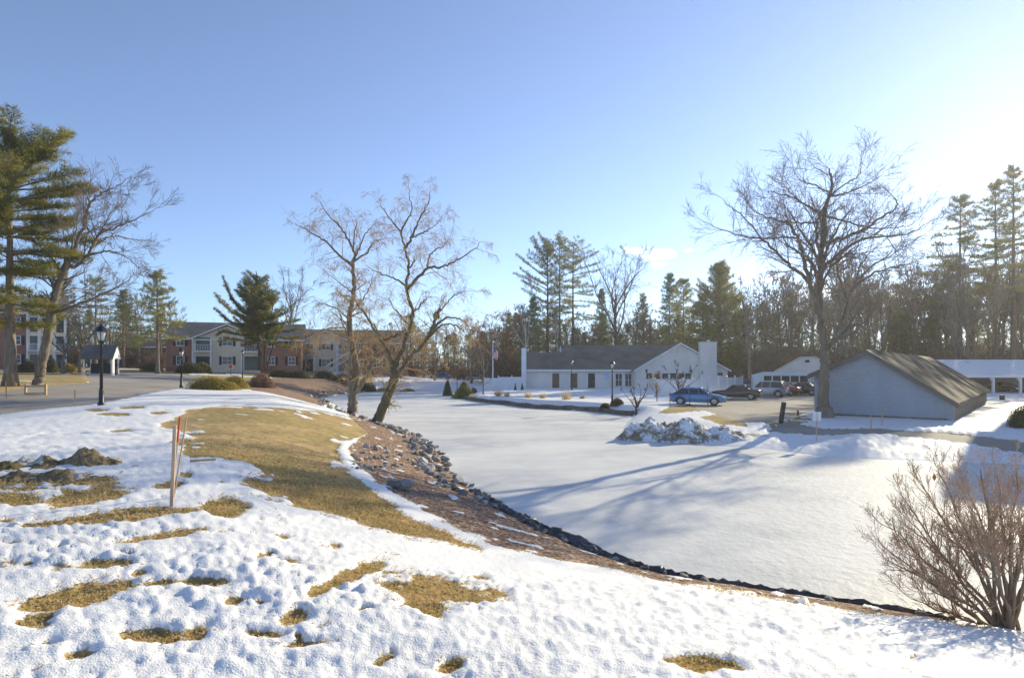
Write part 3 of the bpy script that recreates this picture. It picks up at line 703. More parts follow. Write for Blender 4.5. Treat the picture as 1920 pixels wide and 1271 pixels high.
def blades(mb, Pq, A, K, L, W, spread=.8, up=.25, r=None):
    """K thin needle blades at each point, fanned about axis A"""
    r = r or rng; n = len(Pq)
    p = np.repeat(Pq, K, 0); a = np.repeat(A, K, 0)
    d = nrm(a*.7+r.normal(size=p.shape)*spread+np.array([0, 0, up]))
    q = nrm(np.cross(d, r.normal(size=p.shape)))
    l = (L*(.6+.8*r.random(len(p))))[:, None]; w_ = W/2
    p = p+r.normal(size=p.shape)*L*.25
    V = np.stack([p-q*w_, p+q*w_, p+d*l*.6+q*w_*.9, p+d*l], 1).reshape(-1, 3)
    i = np.arange(len(p))[:, None]*4
    mb.add(V, np.concatenate([i+0, i+1, i+2, i+3], 1))
def limb_tufts(pl, r, t0=.3, step=.35, side=.9, flat=.25):
    """tuft points spread on side twigs along one limb"""
    pl = np.asarray(pl); seg = np.linalg.norm(np.diff(pl, axis=0), axis=1); T = seg.sum(); cum = np.append(0, np.cumsum(seg))
    n = max(3, int(T*(1-t0)/step)); Ps = []; As = []; tw = []
    for s in np.linspace(t0*T, T, n):
        i = min(len(seg)-1, int(np.searchsorted(cum, s, 'right')-1)); f = (s-cum[i])/seg[i]; p = pl[i]*(1-f)+pl[i+1]*f; d = (pl[i+1]-pl[i])/seg[i]
        sd_ = np.cross(d, [0, 0, 1.]); sd_ = sd_/(np.linalg.norm(sd_)+1e-9)
        env = side*min(1, .35+1.3*(s/T-t0)/(1-t0))*(1.15-.8*max(0, (s/T-.7)/.3))
        for sgn in (-1, 1):
            l = env*(.5+.7*r.random()); dr = nrm(sd_*sgn+d*.7+np.array([0, 0, flat*r.normal()+.15]))
            tw.append((p, p+dr*l))
            m = max(1, int(l/step*1.3))
            for q in range(m): Ps.append(p+dr*l*(q+.7)/m); As.append(dr)
        Ps.append(p); As.append(d)
    return np.array(Ps), np.array(As), tw
def pine_limbs(h, crown0, rfun, r, whorl=.75, per=4, rise=.25, droop=-.15):
    """whorled limbs; rfun(t)->length"""
    out = []; z = crown0*h; a0 = r.random()*6.28
    while z < h*.985:
        t = (z/h-crown0)/(1-crown0); n = max(2, int(per+r.integers(-1, 2)))
        for i in range(n):
            a = a0+i*2*math.pi/n+r.normal()*.3; l = rfun(t, a)*(.65+.5*r.random())
            if l < .25: continue
            e = rise+(.9*t*t)+r.normal()*.1
            d = np.array([math.cos(a)*math.cos(e), math.sin(a)*math.cos(e), math.sin(e)])
            p = np.array([0, 0, z+r.normal()*.12]); pts = [p]
            for s in range(5):
                d = nrm(d+np.array([0, 0, droop*(.55-s/5)*1.0])+r.normal(size=3)*.05); p = p+d*l/5; pts.append(p)
            out.append(np.array(pts))
        z += whorl*(.75+.5*r.random())*(1-.45*t); a0 += 1.1
    return out
def pine(root, h, tr, limbs, r, nmat, bmat, K=12, L=.28, W=.035, step=.34, side=.8, lean=(0, 0), t0=.3, trunks=None):
    mb = MB()
    zz = np.linspace(0, 1, 14); wob = np.cumsum(r.normal(size=(14, 2))*.012*h/14, 0); wob[0] = 0
    tp = np.stack([lean[0]*zz**1.3*h+wob[:, 0], lean[1]*zz*h+wob[:, 1], zz*h], 1)
    rad = tr*(1-.9*zz); rad[0] = tr*1.35
    if trunks is None: mb.tube(tp, rad, 9, .03)
    else:
        for pl, rd in trunks: mb.tube(pl, rd, 8, .03)
    cb = MB(); P0 = []; P1 = []; R0 = []; fo = MB()
    AP = []; AAx = []
    for pl in limbs:
        off = np.array([np.interp(pl[0][2]/h, zz, tp[:, 0]), np.interp(pl[0][2]/h, zz, tp[:, 1]), 0]) if trunks is None else 0
        pl = pl+off; LL = np.linalg.norm(np.diff(pl, axis=0), axis=1).sum()
        mb.segs(pl[:-1], pl[1:], np.linspace(.012*LL+.012, .01, len(pl)-1), np.linspace(.011*LL+.01, .008, len(pl)-1), 4)
        p, a, tw = limb_tufts(pl, r, t0, step, side*min(1, LL/2.2))
        AP.append(p); AAx.append(a); P0 += [q[0] for q in tw]; P1 += [q[1] for q in tw]
    mb.segs(np.array(P0), np.array(P1), np.full(len(P0), .01), np.full(len(P0), .006), 3)
    blades(fo, np.concatenate(AP), np.concatenate(AAx), K, L, W, .75, .22, r)
    mb.obj('trunk', bmat, root, smooth=True); fo.obj('crown', nmat, root)

def leafball(name, mat, root, shape, n, size, r, stems=None, smat=None):
    """shrub foliage: small leaf faces through the outer shell of a lumpy volume; shape(dir)->radius vec"""
    mb = MB(); d = nrm(r.normal(size=(n, 3))); d[:, 2] = np.abs(d[:, 2])*1.0-.12
    q = shape(d)*(1-.28*r.random((n, 1))**1.6)
    ax = nrm(d+r.normal(size=d.shape)*.8)
    t = nrm(np.cross(ax, r.normal(size=d.shape))); b = np.cross(ax, t)
    s = (size*(.6+.8*r.random(n)))[:, None]
    V = np.stack([q-t*s*.5, q+b*s*.35, q+t*s*.5+ax*s*.25, q-b*s*.35], 1).reshape(-1, 3); i = np.arange(n)[:, None]*4
    mb.add(V, np.concatenate([i, i+1, i+2, i+3], 1))
    return mb.obj(name, mat, root)

# --- hero: the great bare oak by the blue shed
R1 = np.random.default_rng(11)
bx = at(1546, 35.6); Y0 = 35.6; bz = (bx[0], bx[1], bx[2]-.05)
oak_l = [([(1547,786),(1545,760),(1545,720),(1545,690),(1546,660),(1540,610),(1536,552),(1539,484),(1545,409),(1551,364),(1559,330),(1557,296),(1554,280)], .33, .03, (0, .6)),
 ([(1540,600),(1532,579),(1519,534),(1509,496),(1502,462),(1496,447),(1478,420),(1468,416),(1430,398),(1407,379)], .2, .025, (0, -4)),
 ([(1496,447),(1470,445),(1441,447),(1418,452)], .09, .02, (-2, -3)),
 ([(1519,540),(1513,522),(1483,500),(1456,473),(1430,450),(1392,443),(1347,428),(1313,409)], .16, .018, (-.5, 4.5)),
 ([(1430,450),(1407,420),(1384,390),(1362,371),(1350,352)], .08, .015, (2.4, 2.0)),
 ([(1532,416),(1515,417),(1498,416),(1470,414),(1456,415),(1425,420)], .08, .018, (0, -2.5)),
 ([(1539,394),(1513,375),(1486,352),(1456,343),(1426,333)], .10, .018, (0, 2.5)),
 ([(1500,365),(1479,333),(1456,314),(1440,296)], .06, .014, (1, 3)),
 ([(1536,470),(1530,445),(1532,416),(1539,394),(1548,372)], .13, .05, (0, .3)),
 ([(1545,503),(1558,490),(1573,477),(1611,452),(1649,444),(1702,438),(1751,409)], .17, .018, (0, -4)),
 ([(1543,458),(1577,447),(1619,432),(1649,405),(1679,379),(1675,352),(1649,318)], .15, .018, (0, 4)),
 ([(1548,400),(1585,413),(1630,428),(1687,426),(1712,418)], .09, .016, (0, -3)),
 ([(1560,350),(1585,343),(1622,322),(1645,305),(1660,285)], .085, .014, (.4, 2.5)),
 ([(1557,345),(1590,315),(1611,296),(1613,272),(1616,246)], .07, .012, (.4, -2)),
 ([(1554,340),(1532,324),(1505,311),(1490,292)], .07, .013, (.4, -2)),
 ([(1557,300),(1540,286),(1524,272),(1515,258)], .05, .012, (.5, 1.5)),
 ([(1545,662),(1556,650),(1577,628),(1600,612),(1626,602),(1632,571),(1628,545)], .17, .05, (0, 2.5)),
 ([(1558,648),(1568,625),(1577,602),(1588,571),(1600,538),(1630,503),(1668,481),(1736,439)], .15, .018, (0, -3.5)),
 ([(1590,566),(1582,540),(1573,520),(1570,500),(1580,470)], .09, .02, (-1, 2)),
 ([(1600,538),(1640,512),(1672,501),(1705,494),(1732,484)], .09, .016, (-1.5, 3)),
 ([(1604,534),(1612,500),(1635,470),(1660,450)], .07, .016, (-1, -4)),
 ([(1538,520),(1550,470),(1570,430),(1590,390),(1600,370)], .12, .018, (0, 6)),
 ([(1538,530),(1530,480),(1500,430),(1480,390),(1470,370)], .12, .018, (0, 6)),
 ([(1540,545),(1560,500),(1600,470),(1620,440)], .11, .018, (0, -6)),
 ([(1537,540),(1520,490),(1490,470),(1460,440)], .11, .018, (0, -6))]
oak_l = [([(x, y if y > 420 else 420+(y-420)*.74) for x, y in p], a, b, d) for p, a, b, d in oak_l]
root = thing('oak_tree', 'tall bare wide-crowned tree standing in snow beside the blue gabled shed', 'tree', bz)
lm = traced(oak_l, Y0, bz, r=R1)
LV_OAK = [dict(seg=6, wob=.07, up=.03, n=7, ang=34, lr=.5, rr=.6, k=4, t0=.15, fall=.3), dict(seg=4, wob=.08, up=.02, n=4, ang=34, lr=.62, rr=.7, t0=.2), dict(seg=3, wob=.08, up=.02)]
trunk_and_crown(root, lm, M['bark'], M['twig_grey'], LV_OAK, 1.9, 2.5, .08, 42, .42, .0062, R1)
mb = MB(); mb.tube([(0, 0, -.15), (0, 0, .18), (0, 0, .7)], [.66, .5, .37], 11, .1); mb.obj('root_flare', M['bark'], root, smooth=True)

# --- hero: two old willows on the near bank
R2 = np.random.default_rng(12)
LV_W = [dict(seg=5, wob=.2, up=.02, n=6, ang=42, lr=.6, rr=.55, k=4), dict(seg=5, wob=.2, up=-.14, n=4, ang=45, lr=.75, rr=.6), dict(seg=4, wob=.15, up=-.3)]
b1 = at(660, 44.0); wl = [([(660,774),(661,755),(662,731),(667,700),(663,662),(655,615),(656,585),(663,546),(662,496),(666,477)], .38, .09, (0, .4)),
 ([(660,735),(655,712),(656,690),(658,660),(660,640)], .26, .1, (0, -1)),
 ([(664,736),(674,727),(694,689),(709,658),(721,640),(751,625)], .26, .06, (0, -2)),
 ([(721,640),(700,610),(686,592),(670,569)], .10, .04, (-1.4, -1)),
 ([(662,500),(636,478),(613,455),(593,442),(570,428),(553,419)], .13, .02, (.3, -1.5)),
 ([(666,477),(653,450),(636,424),(613,401),(601,380)], .13, .025, (.3, 2)),
 ([(662,470),(665,438),(668,411)], .09, .03, (.3, .8)),
 ([(666,480),(674,465),(686,438),(701,421)], .11, .02, (.3, -1.5)),
 ([(664,490),(690,473),(701,453),(732,446)], .11, .015, (.3, 2.5)),
 ([(660,548),(651,540),(632,527),(603,504)], .08, .015, (.3, 2)),
 ([(656,600),(628,577),(589,565)], .08, .015, (.3, -2)),
 ([(655,615),(616,615),(589,627),(570,637)], .09, .015, (.3, 2.5)),
 ([(656,590),(680,560),(695,535),(700,505)], .09, .015, (.3, 3)), ([(658,640),(640,600),(630,560)], .09, .02, (.3, -3))]
root = thing('willow_tree', 'bare tan-twigged willow with upright ivy-stained trunk, left of the leaning willow on the bank', 'tree', (b1[0], b1[1], b1[2]-.05))
lm = traced(wl, 44.0, (b1[0], b1[1], b1[2]-.05), r=R2)
trunk_and_crown(root, lm, M['bark_pale'], M['twig_tan'], LV_W, 2.8, 1.85, .08, 50, .35, .0065, R2, cap=46000, tt=.22)
b2 = at(707, 37.5); wl = [([(706,794),(709,786),(724,750),(738,716),(739,693)], .33, .25, (0, 0)),
 ([(739,695),(730,666),(719,642),(713,637),(686,592),(668,568)], .18, .03, (0, -1.5)),
 ([(714,640),(735,632),(751,625),(760,618)], .11, .05, (-.8, .3)),
 ([(739,694),(755,654),(767,615),(773,585),(762,540),(766,500),(759,465),(750,434),(730,409),(713,384)], .2, .025, (0, .5)),
 ([(752,437),(759,419),(773,396),(768,372),(767,353)], .09, .014, (.4, 1.5)),
 ([(759,465),(771,446),(786,411),(803,380),(807,359)], .12, .014, (.4, -1.5)),
 ([(772,446),(798,434),(813,426),(827,411)], .08, .014, (0, 2)),
 ([(763,542),(782,523),(802,504),(829,500),(856,488),(886,469),(902,453)], .15, .014, (.3, -2.5)),
 ([(800,506),(805,480),(818,468),(832,461),(846,440)], .08, .014, (-.5, 2)),
 ([(763,535),(736,521),(709,511),(686,496)], .09, .014, (.3, 2.5)),
 ([(768,502),(776,492),(776,484)], .08, .05, (.3, -.5)),
 ([(742,715),(748,700),(767,673),(798,639),(813,608),(825,578)], .17, .12, (0, -1)),
 ([(803,628),(832,598),(856,596),(871,604),(884,625)], .11, .014, (-.6, 1.5)),
 ([(800,636),(829,610),(859,612),(875,631)], .10, .014, (-.7, -2.5)),
 ([(815,600),(835,570),(860,550),(885,545)], .07, .014, (-.7, .5)), ([(771,592),(790,570),(800,560)], .09, .03, (.2, -1)), ([(768,610),(740,580),(730,560)], .08, .02, (.2, 2.5))]
root = thing('willow_tree', 'leaning many-limbed bare willow rooted in the stones at the edge of the ice', 'tree', (b2[0], b2[1], b2[2]-.05))
lm = traced(wl, 37.5, (b2[0], b2[1], b2[2]-.05), r=R2)
trunk_and_crown(root, lm, M['bark_mossy'], M['twig_tan'], LV_W, 2.8, 1.6, .08, 50, .35, .006, R2, cap=46000, tt=.3)
b_ = np.array(P(823, 580, 36.6))-np.array([b2[0], b2[1], b2[2]-.05])
o = leafball('ivy', M['yew'], root, lambda d: d*np.array([.2, .2, .42]), 420, .09, R2); o.location = b_-np.array([.15, 0, .5])

# --- hero: leaning bare tree and big pine at the left, across the road
R3 = np.random.default_rng(13)
b3 = at(70, 38.0); hl = [([(70,724),(72,715),(76,690),(83,656),(98,588),(104,553),(120,509),(129,488)], .31, .2, (0, 0)),
 ([(129,490),(138,468),(154,428),(170,380),(192,362),(220,349),(238,335)], .17, .014, (0, -2)),
 ([(168,388),(164,365),(162,349)], .07, .012, (-.6, .5)),
 ([(127,496),(142,500),(164,478),(189,437),(214,428),(252,412),(296,390)], .17, .014, (0, 2)),
 ([(160,482),(195,472),(220,475),(245,487),(264,513)], .09, .012, (.6, -1.5)),
 ([(172,466),(200,447),(220,443),(250,450),(271,462)], .09, .012, (.8, 3.5)),
 ([(190,437),(205,405),(225,385),(240,365)], .07, .012, (1, 3)),
 ([(116,512),(91,478),(63,450),(49,428)], .10, .012, (0, 2)),
 ([(112,528),(85,522),(56,519),(30,512)], .08, .012, (0, -2)),
 ([(106,585),(141,573),(174,560),(217,540),(240,525)], .16, .016, (0, -3)),
 ([(110,552),(136,543),(160,540),(185,520)], .09, .013, (0, 3)),
 ([(135,478),(150,450),(180,425),(200,400)], .1, .013, (0, 5)), ([(135,480),(120,440),(115,400)], .09, .013, (0, 4)), ([(131,484),(140,440),(150,395)], .09, .013, (0, -4))]
root = thing('bare_tree', 'leaning bare grey tree growing right of the large pine beside the road', 'tree', (b3[0], b3[1], b3[2]-.05))
lm = traced(hl, 38.0, (b3[0], b3[1], b3[2]-.05), r=R3)
trunk_and_crown(root, lm, M['bark_pale'], M['twig_grey'], LV_OAK, 1.9, 2.3, .1, 44, .42, .0075, R3, cap=26000)

R4 = np.random.default_rng(14)
b4 = at(20, 37.0); h4 = (CAMZ+(HZ-268)/F*37.0)-b4[2]
def rf4(t, a):   # longest towards the right, shorter near the top
    base_ = np.interp(t, [0, .12, .2, .3, .45, .6, .75, .9, 1], [2.0, 2.3, 1.2, 2.4, 3.4, 3.6, 3.9, 2.8, .8])
    return base_*(1+.28*math.cos(a))
root = thing('pine_tree', 'large dark pine with thick trunk at the left edge beside the road', 'tree', (b4[0], b4[1], b4[2]-.05))
pine(root, h4, .34, pine_limbs(h4, .26, rf4, R4, .85, 6, .0, -.1), R4, M['pine'], M['bark_pale'], 17, .28, .03, .24, .9, (-.012, 0), .28)

# --- pine with up-swept limbs in front of the cream apartments
R5 = np.random.default_rng(15); Y5 = 82; b5 = at(500, Y5); bb = (b5[0], b5[1], b5[2]-.05)
root = thing('pine_tree', 'many-stemmed pine with up-swept limbs in front of the cream apartment building', 'tree', bb)
tk = traced([([(487,694),(486,660),(484,620),(482,560),(480,508)], .30, .05, (0, 0)), ([(497,694),(497,650),(505,610),(512,560),(505,540)], .24, .05, (0, 1)),
             ([(500,694),(512,650),(525,620),(540,590)], .20, .04, (0, -1)), ([(490,694),(488,640),(470,590),(450,560)], .2, .04, (0, 1))], Y5, bb, r=R5)
lt = traced([([(480,600),(455,585),(436,560),(418,520)], .1, .03, (0, -1)), ([(482,610),(450,595),(425,575),(405,552)], .1, .03, (0, 1)), ([(482,618),(455,612),(425,600),(404,580)], .1, .03, (0, -2)),
             ([(482,630),(450,628),(420,622),(408,628)], .1, .03, (0, -2)), ([(483,640),(460,640),(430,636),(412,640)], .1, .03, (0, 1)), ([(482,590),(465,570),(452,545)], .1, .03, (0, 2)),
             ([(510,600),(530,590),(545,575)], .1, .03, (0, -1)), ([(510,610),(540,605),(560,600)], .1, .03, (0, -2)), ([(515,620),(540,622),(562,615)], .1, .03, (0, 2)), ([(520,630),(545,636),(560,632)], .1, .03, (0, -2)),
             ([(505,630),(530,650),(545,650)], .1, .03, (0, -1)), ([(490,650),(500,640),(520,645)], .1, .03, (0, -3)), ([(490,640),(475,645),(455,648)], .1, .03, (0, -3))], Y5, bb, r=R5)
ex = []
for z in np.linspace(525, 640, 26):
    for s in range(4):
        c_ = P(482+R5.normal()*6+(640-z)*-.02+(8 if z > 580 else 0), z, Y5+R5.normal()*.5)-np.array(bb); a = R5.random()*6.28; l = np.interp(z, [515, 560, 610, 640], [1.0, 2.2, 3.4, 3.0])*(.6+.5*R5.random())
        d = np.array([math.cos(a), math.sin(a), .32+.2*R5.normal()]); ex.append(np.array([c_+d*l*q+np.array([0, 0, .25*l*q*q]) for q in np.linspace(0, 1, 5)]))
pine(root, 14, .3, [q[0][::2] for q in lt]+ex, R5, M['pine'], M['bark_dark'], 14, .30, .045, .30, .8, (0, 0), .15, tk)

# --- left background pines (a full one by the brown block, a ragged one behind the leaning tree)
def place_pine(px, top, Y, label, seed, crown0, rfun, nm='pine', bm='bark', tr=.28, group=None, K=11, L=.4, W=.065, step=.5, side=1.0, whorl=.9, per=4, rise=.1, kind='pine_tree', base=None):
    r = np.random.default_rng(seed); b = at(px, Y); h = CAMZ+(HZ-top)/F*Y-b[2]
    o = thing(kind, label, 'tree', (b[0], b[1], b[2]-.1), 0, group)
    pine(o, h, tr, pine_limbs(h, crown0, rfun, r, whorl, per, rise), r, M[nm], M[bm], K, L, W, step, side); return o
tri = lambda b_, tip=.4: (lambda t, a: b_*(1-t)**.8+tip)
place_pine(296, 512, 84, 'conical yellow-green pine standing left of the cream apartments roof', 21, .34, tri(3.6), 'pine', 'bark_pale')
place_pine(180, 520, 105, 'ragged pine behind the leaning bare tree across the road', 22, .35, tri(4.0, .8), 'pine_far', 'bark', whorl=1.3)
place_pine(232, 545, 112, 'thin pine above the brown brick block in the distance', 23, .3, tri(3.0), 'pine_far', 'bark')
place_pine(120, 515, 118, 'tall dark pine far behind the left brick apartments', 24, .3, tri(3.8), 'pine_far', 'bark')
# tall white pines behind the clubhouse
flat = lambda b_: (lambda t, a: b_*np.interp(t, [0, .3, .75, 1], [.8, 1.0, .8, .25]))
place_pine(1028, 456, 112, 'tall pine behind the clubhouse, left trunk of the close group of pines', 31, .3, lambda t, a: flat(5.6)(t, a)*(1-.45*math.cos(a)), 'pine_far', 'bark_red', .36, whorl=1.5, rise=.35)
place_pine(1050, 446, 116, 'tallest pine of the close group behind the clubhouse', 32, .5, flat(4.2), 'pine_far', 'bark_red', .34, whorl=1.4, rise=.3)
place_pine(1074, 452, 114, 'tall pine behind the clubhouse, right trunk of the close group of pines', 33, .45, lambda t, a: flat(4.6)(t, a)*(1+.25*math.cos(a)), 'pine_far', 'bark_red', .34, whorl=1.4, rise=.1)
place_pine(1000, 560, 108, 'small pine under the left side of the close pine group', 34, .15, tri(2.6), 'pine_blue', 'bark_dark', .2)
place_pine(1255, 512, 118, 'pointed bluish pine left of the broad green pine behind the clubhouse gable', 35, .2, tri(3.4, .6), 'pine_blue', 'bark', .3)
place_pine(1282, 522, 112, 'ragged olive pine just left of the broad green pine', 36, .25, tri(3.8, .8), 'pine_far', 'bark', .3)
place_pine(1350, 498, 102, 'broad dense green pine rising behind the clubhouse chimney', 37, .1, lambda t, a: 5.4*np.interp(t, [0, .2, .6, 1], [.7, 1, .95, .2]), 'pine', 'bark_dark', .4, K=12, step=.42, whorl=.75, per=5, rise=.3)
place_pine(1318, 560, 98, 'low bright green pine above the clubhouse gable', 38, .1, tri(3.6, .8), 'pine', 'bark_dark', .25, per=5)
place_pine(1128, 545, 120, 'slim bluish pine between the pine group and the vase-shaped bare tree', 39, .15, tri(2.2, .4), 'pine_blue', 'bark', .2)
place_pine(1205, 555, 122, 'thin dark pine right of the vase-shaped bare tree', 40, .2, tri(2.8, .5), 'pine_far', 'bark', .22)
place_pine(1800, 362, 92, 'tall slender pine behind the snowy carport, left of two taller pines', 41, .45, lambda t, a: 5.2*np.interp(t, [0, .3, 1], [.9, 1, .12]), 'pine_far', 'bark_dark', .38, whorl=1.6, rise=.0, per=4, W=.08, step=.45, side=1.1)
place_pine(1868, 340, 90, 'tall pine with bare lower trunk behind the carport, between two others', 42, .5, lambda t, a: 4.6*np.interp(t, [0, .3, 1], [.9, 1, .15]), 'pine_far', 'bark_red', .4, whorl=1.5, rise=.05, per=4, W=.08, step=.45, side=1.1)
place_pine(1900, 305, 88, 'tallest pine at the right edge above the snowy carport roof', 43, .55, lambda t, a: 3.6*np.interp(t, [0, .3, 1], [.9, 1, .15]), 'pine_far', 'bark_red', .42, whorl=1.5, rise=.1, per=4, W=.08, step=.45, side=1.1)
place_pine(1690, 590, 96, 'low olive evergreen behind the blue shed roof', 44, .05, tri(3.2, .8), 'pine', 'bark_dark', .22, per=5)
place_pine(1745, 600, 100, 'small yellow-green evergreen right of the low olive evergreen behind the shed', 45, .05, tri(3.0, .8), 'pine', 'bark_dark', .22, per=5)
place_pine(955, 590, 135, 'dark narrow pine beyond the lawn, left of the close pine group', 46, .2, tri(3.0, .5), 'pine_far', 'bark_dark', .25)
place_pine(770, 590, 140, 'olive pine seen between the willow limbs beyond the pond', 47, .15, tri(3.6, .8), 'pine_far', 'bark_dark', .25)

# --- single bare trees that stand out
def bare(px, top, Y, label, seed, kind='bare_tree', r0=.3, fork=.4, n=6, ln=.42, bmat='bark', tmat='twig_grey', ang=28, minr=.018, group=None, levels=None, base_sink=.1):
    r = np.random.default_rng(seed); b = at(px, Y); h = (CAMZ+(HZ-top)/F*Y-b[2])
    o = thing(kind, label, 'tree', (b[0], b[1], b[2]-base_sink), 0, group); bare_mesh(o, h, r, r0, fork, n, ln, bmat, tmat, ang, minr, levels); return o
def bare_mesh(o, h, r, r0, fork, n, ln, bmat, tmat, ang, minr, levels=None):
    zz = np.linspace(0, 1, 9); w_ = np.cumsum(r.normal(size=(9, 2))*.012*h, 0)*zz[:, None]
    tp = np.stack([w_[:, 0], w_[:, 1], zz*h*(fork+.3)], 1); limbs = [(tp, r0*(1-.7*zz))]
    for i in range(n):
        t = .55+.45*i/n; p = np.array([np.interp(t, zz, tp[:, q]) for q in range(3)]); a = i*2.4+r.random(); e = math.radians(90-ang-r.normal()*8)
        d = np.array([math.cos(a)*math.cos(e), math.sin(a)*math.cos(e), math.sin(e)]); l = (h-p[2])*(.75+.3*r.random()); pts = [p]
        for s in range(6): d = nrm(d+r.normal(size=3)*.12+np.array([0, 0, .09])); p = p+d*l/6; pts.append(p)
        limbs.append((np.array(pts), np.linspace(r0*.42, r0*.06, 7)))
    trunk_and_crown(o, limbs, M[bmat], M[tmat], levels or [dict(seg=4, wob=.16, up=.08, n=5, ang=38, lr=.6, rr=.6), dict(seg=3, wob=.2, up=.06, n=3, ang=40, lr=.6, rr=.65), dict(seg=2, wob=.2, up=.04)], 1.0, h*.16, .15, 42, .5, minr, r, .2, 7, 6000)
bare(1158, 470, 112, 'vase-shaped bare tree with dark forked trunk rising behind the clubhouse roof', 51, r0=.42, fork=.35, n=7, bmat='bark_dark', ang=30)
bare(545, 508, 118, 'bare tree behind the apartments, right of the many-stemmed pine', 52, r0=.3)
bare(150, 555, 80, 'wide low bare tree left of the lamp post across the road', 53, r0=.3, fork=.22, n=8, ang=42, minr=.013)
bare(205, 585, 76, 'smaller spreading bare tree in front of the white-gabled shelter', 54, r0=.22, fork=.2, n=8, ang=45, minr=.013)
bare(118, 600, 66, 'gnarled pale bare tree close to the left brick apartments', 55, r0=.24, fork=.2, n=7, ang=40, minr=.012, bmat='bark_pale')
bare(40, 590, 100, 'bare tree behind the big pine at the left edge', 56, r0=.26)
bare(906, 636, 72, 'thin crooked bare tree at the left end of the white fence', 57, r0=.11, fork=.45, n=5, minr=.012, bmat='bark')
bare(1407, 585, 84, 'pale leaning bare trunk behind the parked white car', 58, r0=.26, fork=.5, n=5, bmat='bark_pale')
bare(1270, 672, 52, 'small spreading ornamental tree on the lawn left of the blue car', 59, 'ornamental_tree', r0=.12, fork=.15, n=8, ang=48, minr=.011, tmat='twig')
bare(1193, 716, 45.5, 'low dark gnarled tree at the end of the retaining wall', 60, 'ornamental_tree', r0=.13, fork=.12, n=8, ang=58, minr=.011, tmat='twig', bmat='bark_dark')
bare(1232, 700, 56, 'multi-stemmed bare shrub in front of the clubhouse gable windows', 61, 'bare_shrub', r0=.06, fork=.05, n=11, ang=28, minr=.011, tmat='twig_tan')
bare(990, 580, 100, 'white-barked birch leaning left behind the clubhouse roof', 62, 'birch_tree', r0=.2, fork=.5, n=5, bmat='bark_birch')
bare(1042, 585, 101, 'white-barked birch leaning right behind the clubhouse roof', 63, 'birch_tree', r0=.2, fork=.5, n=5, bmat='bark_birch')
bare(1818, 470, 84, 'dark bare tree forking low behind the carport roof', 64, r0=.3, fork=.35, n=6, bmat='bark_dark', ang=32)
bare(1655, 500, 92, 'slim dark bare tree behind the ridge of the blue shed', 65, r0=.22, fork=.45, n=5, bmat='bark_dark')
LVD = [dict(seg=5, wob=.15, up=-.05, n=6, ang=40, lr=.7, rr=.6), dict(seg=5, wob=.12, up=-.3, n=4, ang=35, lr=.9, rr=.6), dict(seg=4, wob=.1, up=-.4)]
bare(915, 592, 110, 'orange-tinted weeping tree behind the flagpole', 66, 'weeping_willow', r0=.3, fork=.25, n=8, ang=40, tmat='twig_orange', levels=LVD, minr=.02)
bare(700, 600, 108, 'yellowish weeping tree behind the upright willow', 67, 'weeping_willow', r0=.3, fork=.25, n=8, ang=42, tmat='twig_orange', levels=LVD, minr=.02)
bare(740, 625, 112, 'tan weeping tree beyond the golden hedge', 68, 'weeping_willow', r0=.3, fork=.25, n=8, ang=42, tmat='twig_tan', levels=LVD, minr=.02)
bare(572, 622, 98, 'amber-twigged small weeping tree between the two cream gables', 69, 'weeping_willow', r0=.18, fork=.25, n=7, ang=45, tmat='twig_orange', levels=LVD, minr=.018)
bare(884, 612, 116, 'tan drooping tree between the far lamp and the orange-tinted weeping tree', 71, 'weeping_willow', r0=.28, fork=.3, n=9, ang=36, tmat='twig_tan', levels=LVD, minr=.022)
bare(944, 588, 118, 'russet drooping tree right of the flagpole', 72, 'weeping_willow', r0=.28, fork=.3, n=9, ang=34, tmat='twig_orange', levels=LVD, minr=.022)
bare(795, 606, 128, 'tan drooping tree behind the right limbs of the leaning willow', 73, 'weeping_willow', r0=.3, fork=.3, n=9, ang=36, tmat='twig_tan', levels=LVD, minr=.024)
bare(815, 640, 118, 'olive weeping tree at the far end of the pond', 70, 'weeping_willow', r0=.25, fork=.25, n=8, ang=42, tmat='twig_tan', levels=LVD, minr=.02)

# --- the wood behind: a few tree models, copied as separate trees
protos = {'bare': [], 'pine': [], 'brush': []}
WG = 'slim bare trees of the wood behind the buildings'; WL = 'slim bare forest tree standing in the brown wood behind the clubhouse, cars and sheds'
for s in range(6):
    o = thing('forest_tree', WL, 'tree', (0, 0, 0), 0, WG); r = np.random.default_rng(100+s)
    bare_mesh(o, 16, r, .2+.05*r.random(), .5+.1*r.random(), 6, .4, ('bark', 'bark_dark', 'bark', 'bark_pale', 'bark_dark', 'bark')[s], ('twig_grey', 'twig', 'twig_grey', 'twig', 'twig_red', 'twig')[s], 20+r.random()*10, .028)
    protos['bare'].append(o)
PG = 'pines among the bare trees of the wood'; PL = 'dark pine standing among the bare trees of the wood behind the buildings'
for s in range(3):
    o = thing('forest_pine', PL, 'tree', (0, 0, 0), 0, PG); r = np.random.default_rng(120+s)
    pine(o, 15, .25, pine_limbs(15, .3, tri(2.8+.4*s, .5), r, 1.1, 4, .15), r, M[('pine_far', 'pine_blue', 'pine_far')[s]], M['bark_dark'], 10, .42, .075, .6, 1.0)
    protos['pine'].append(o)
BG = 'undergrowth bushes along the wood edge'; BL = 'brown twiggy undergrowth bush at the foot of the wood behind the buildings'
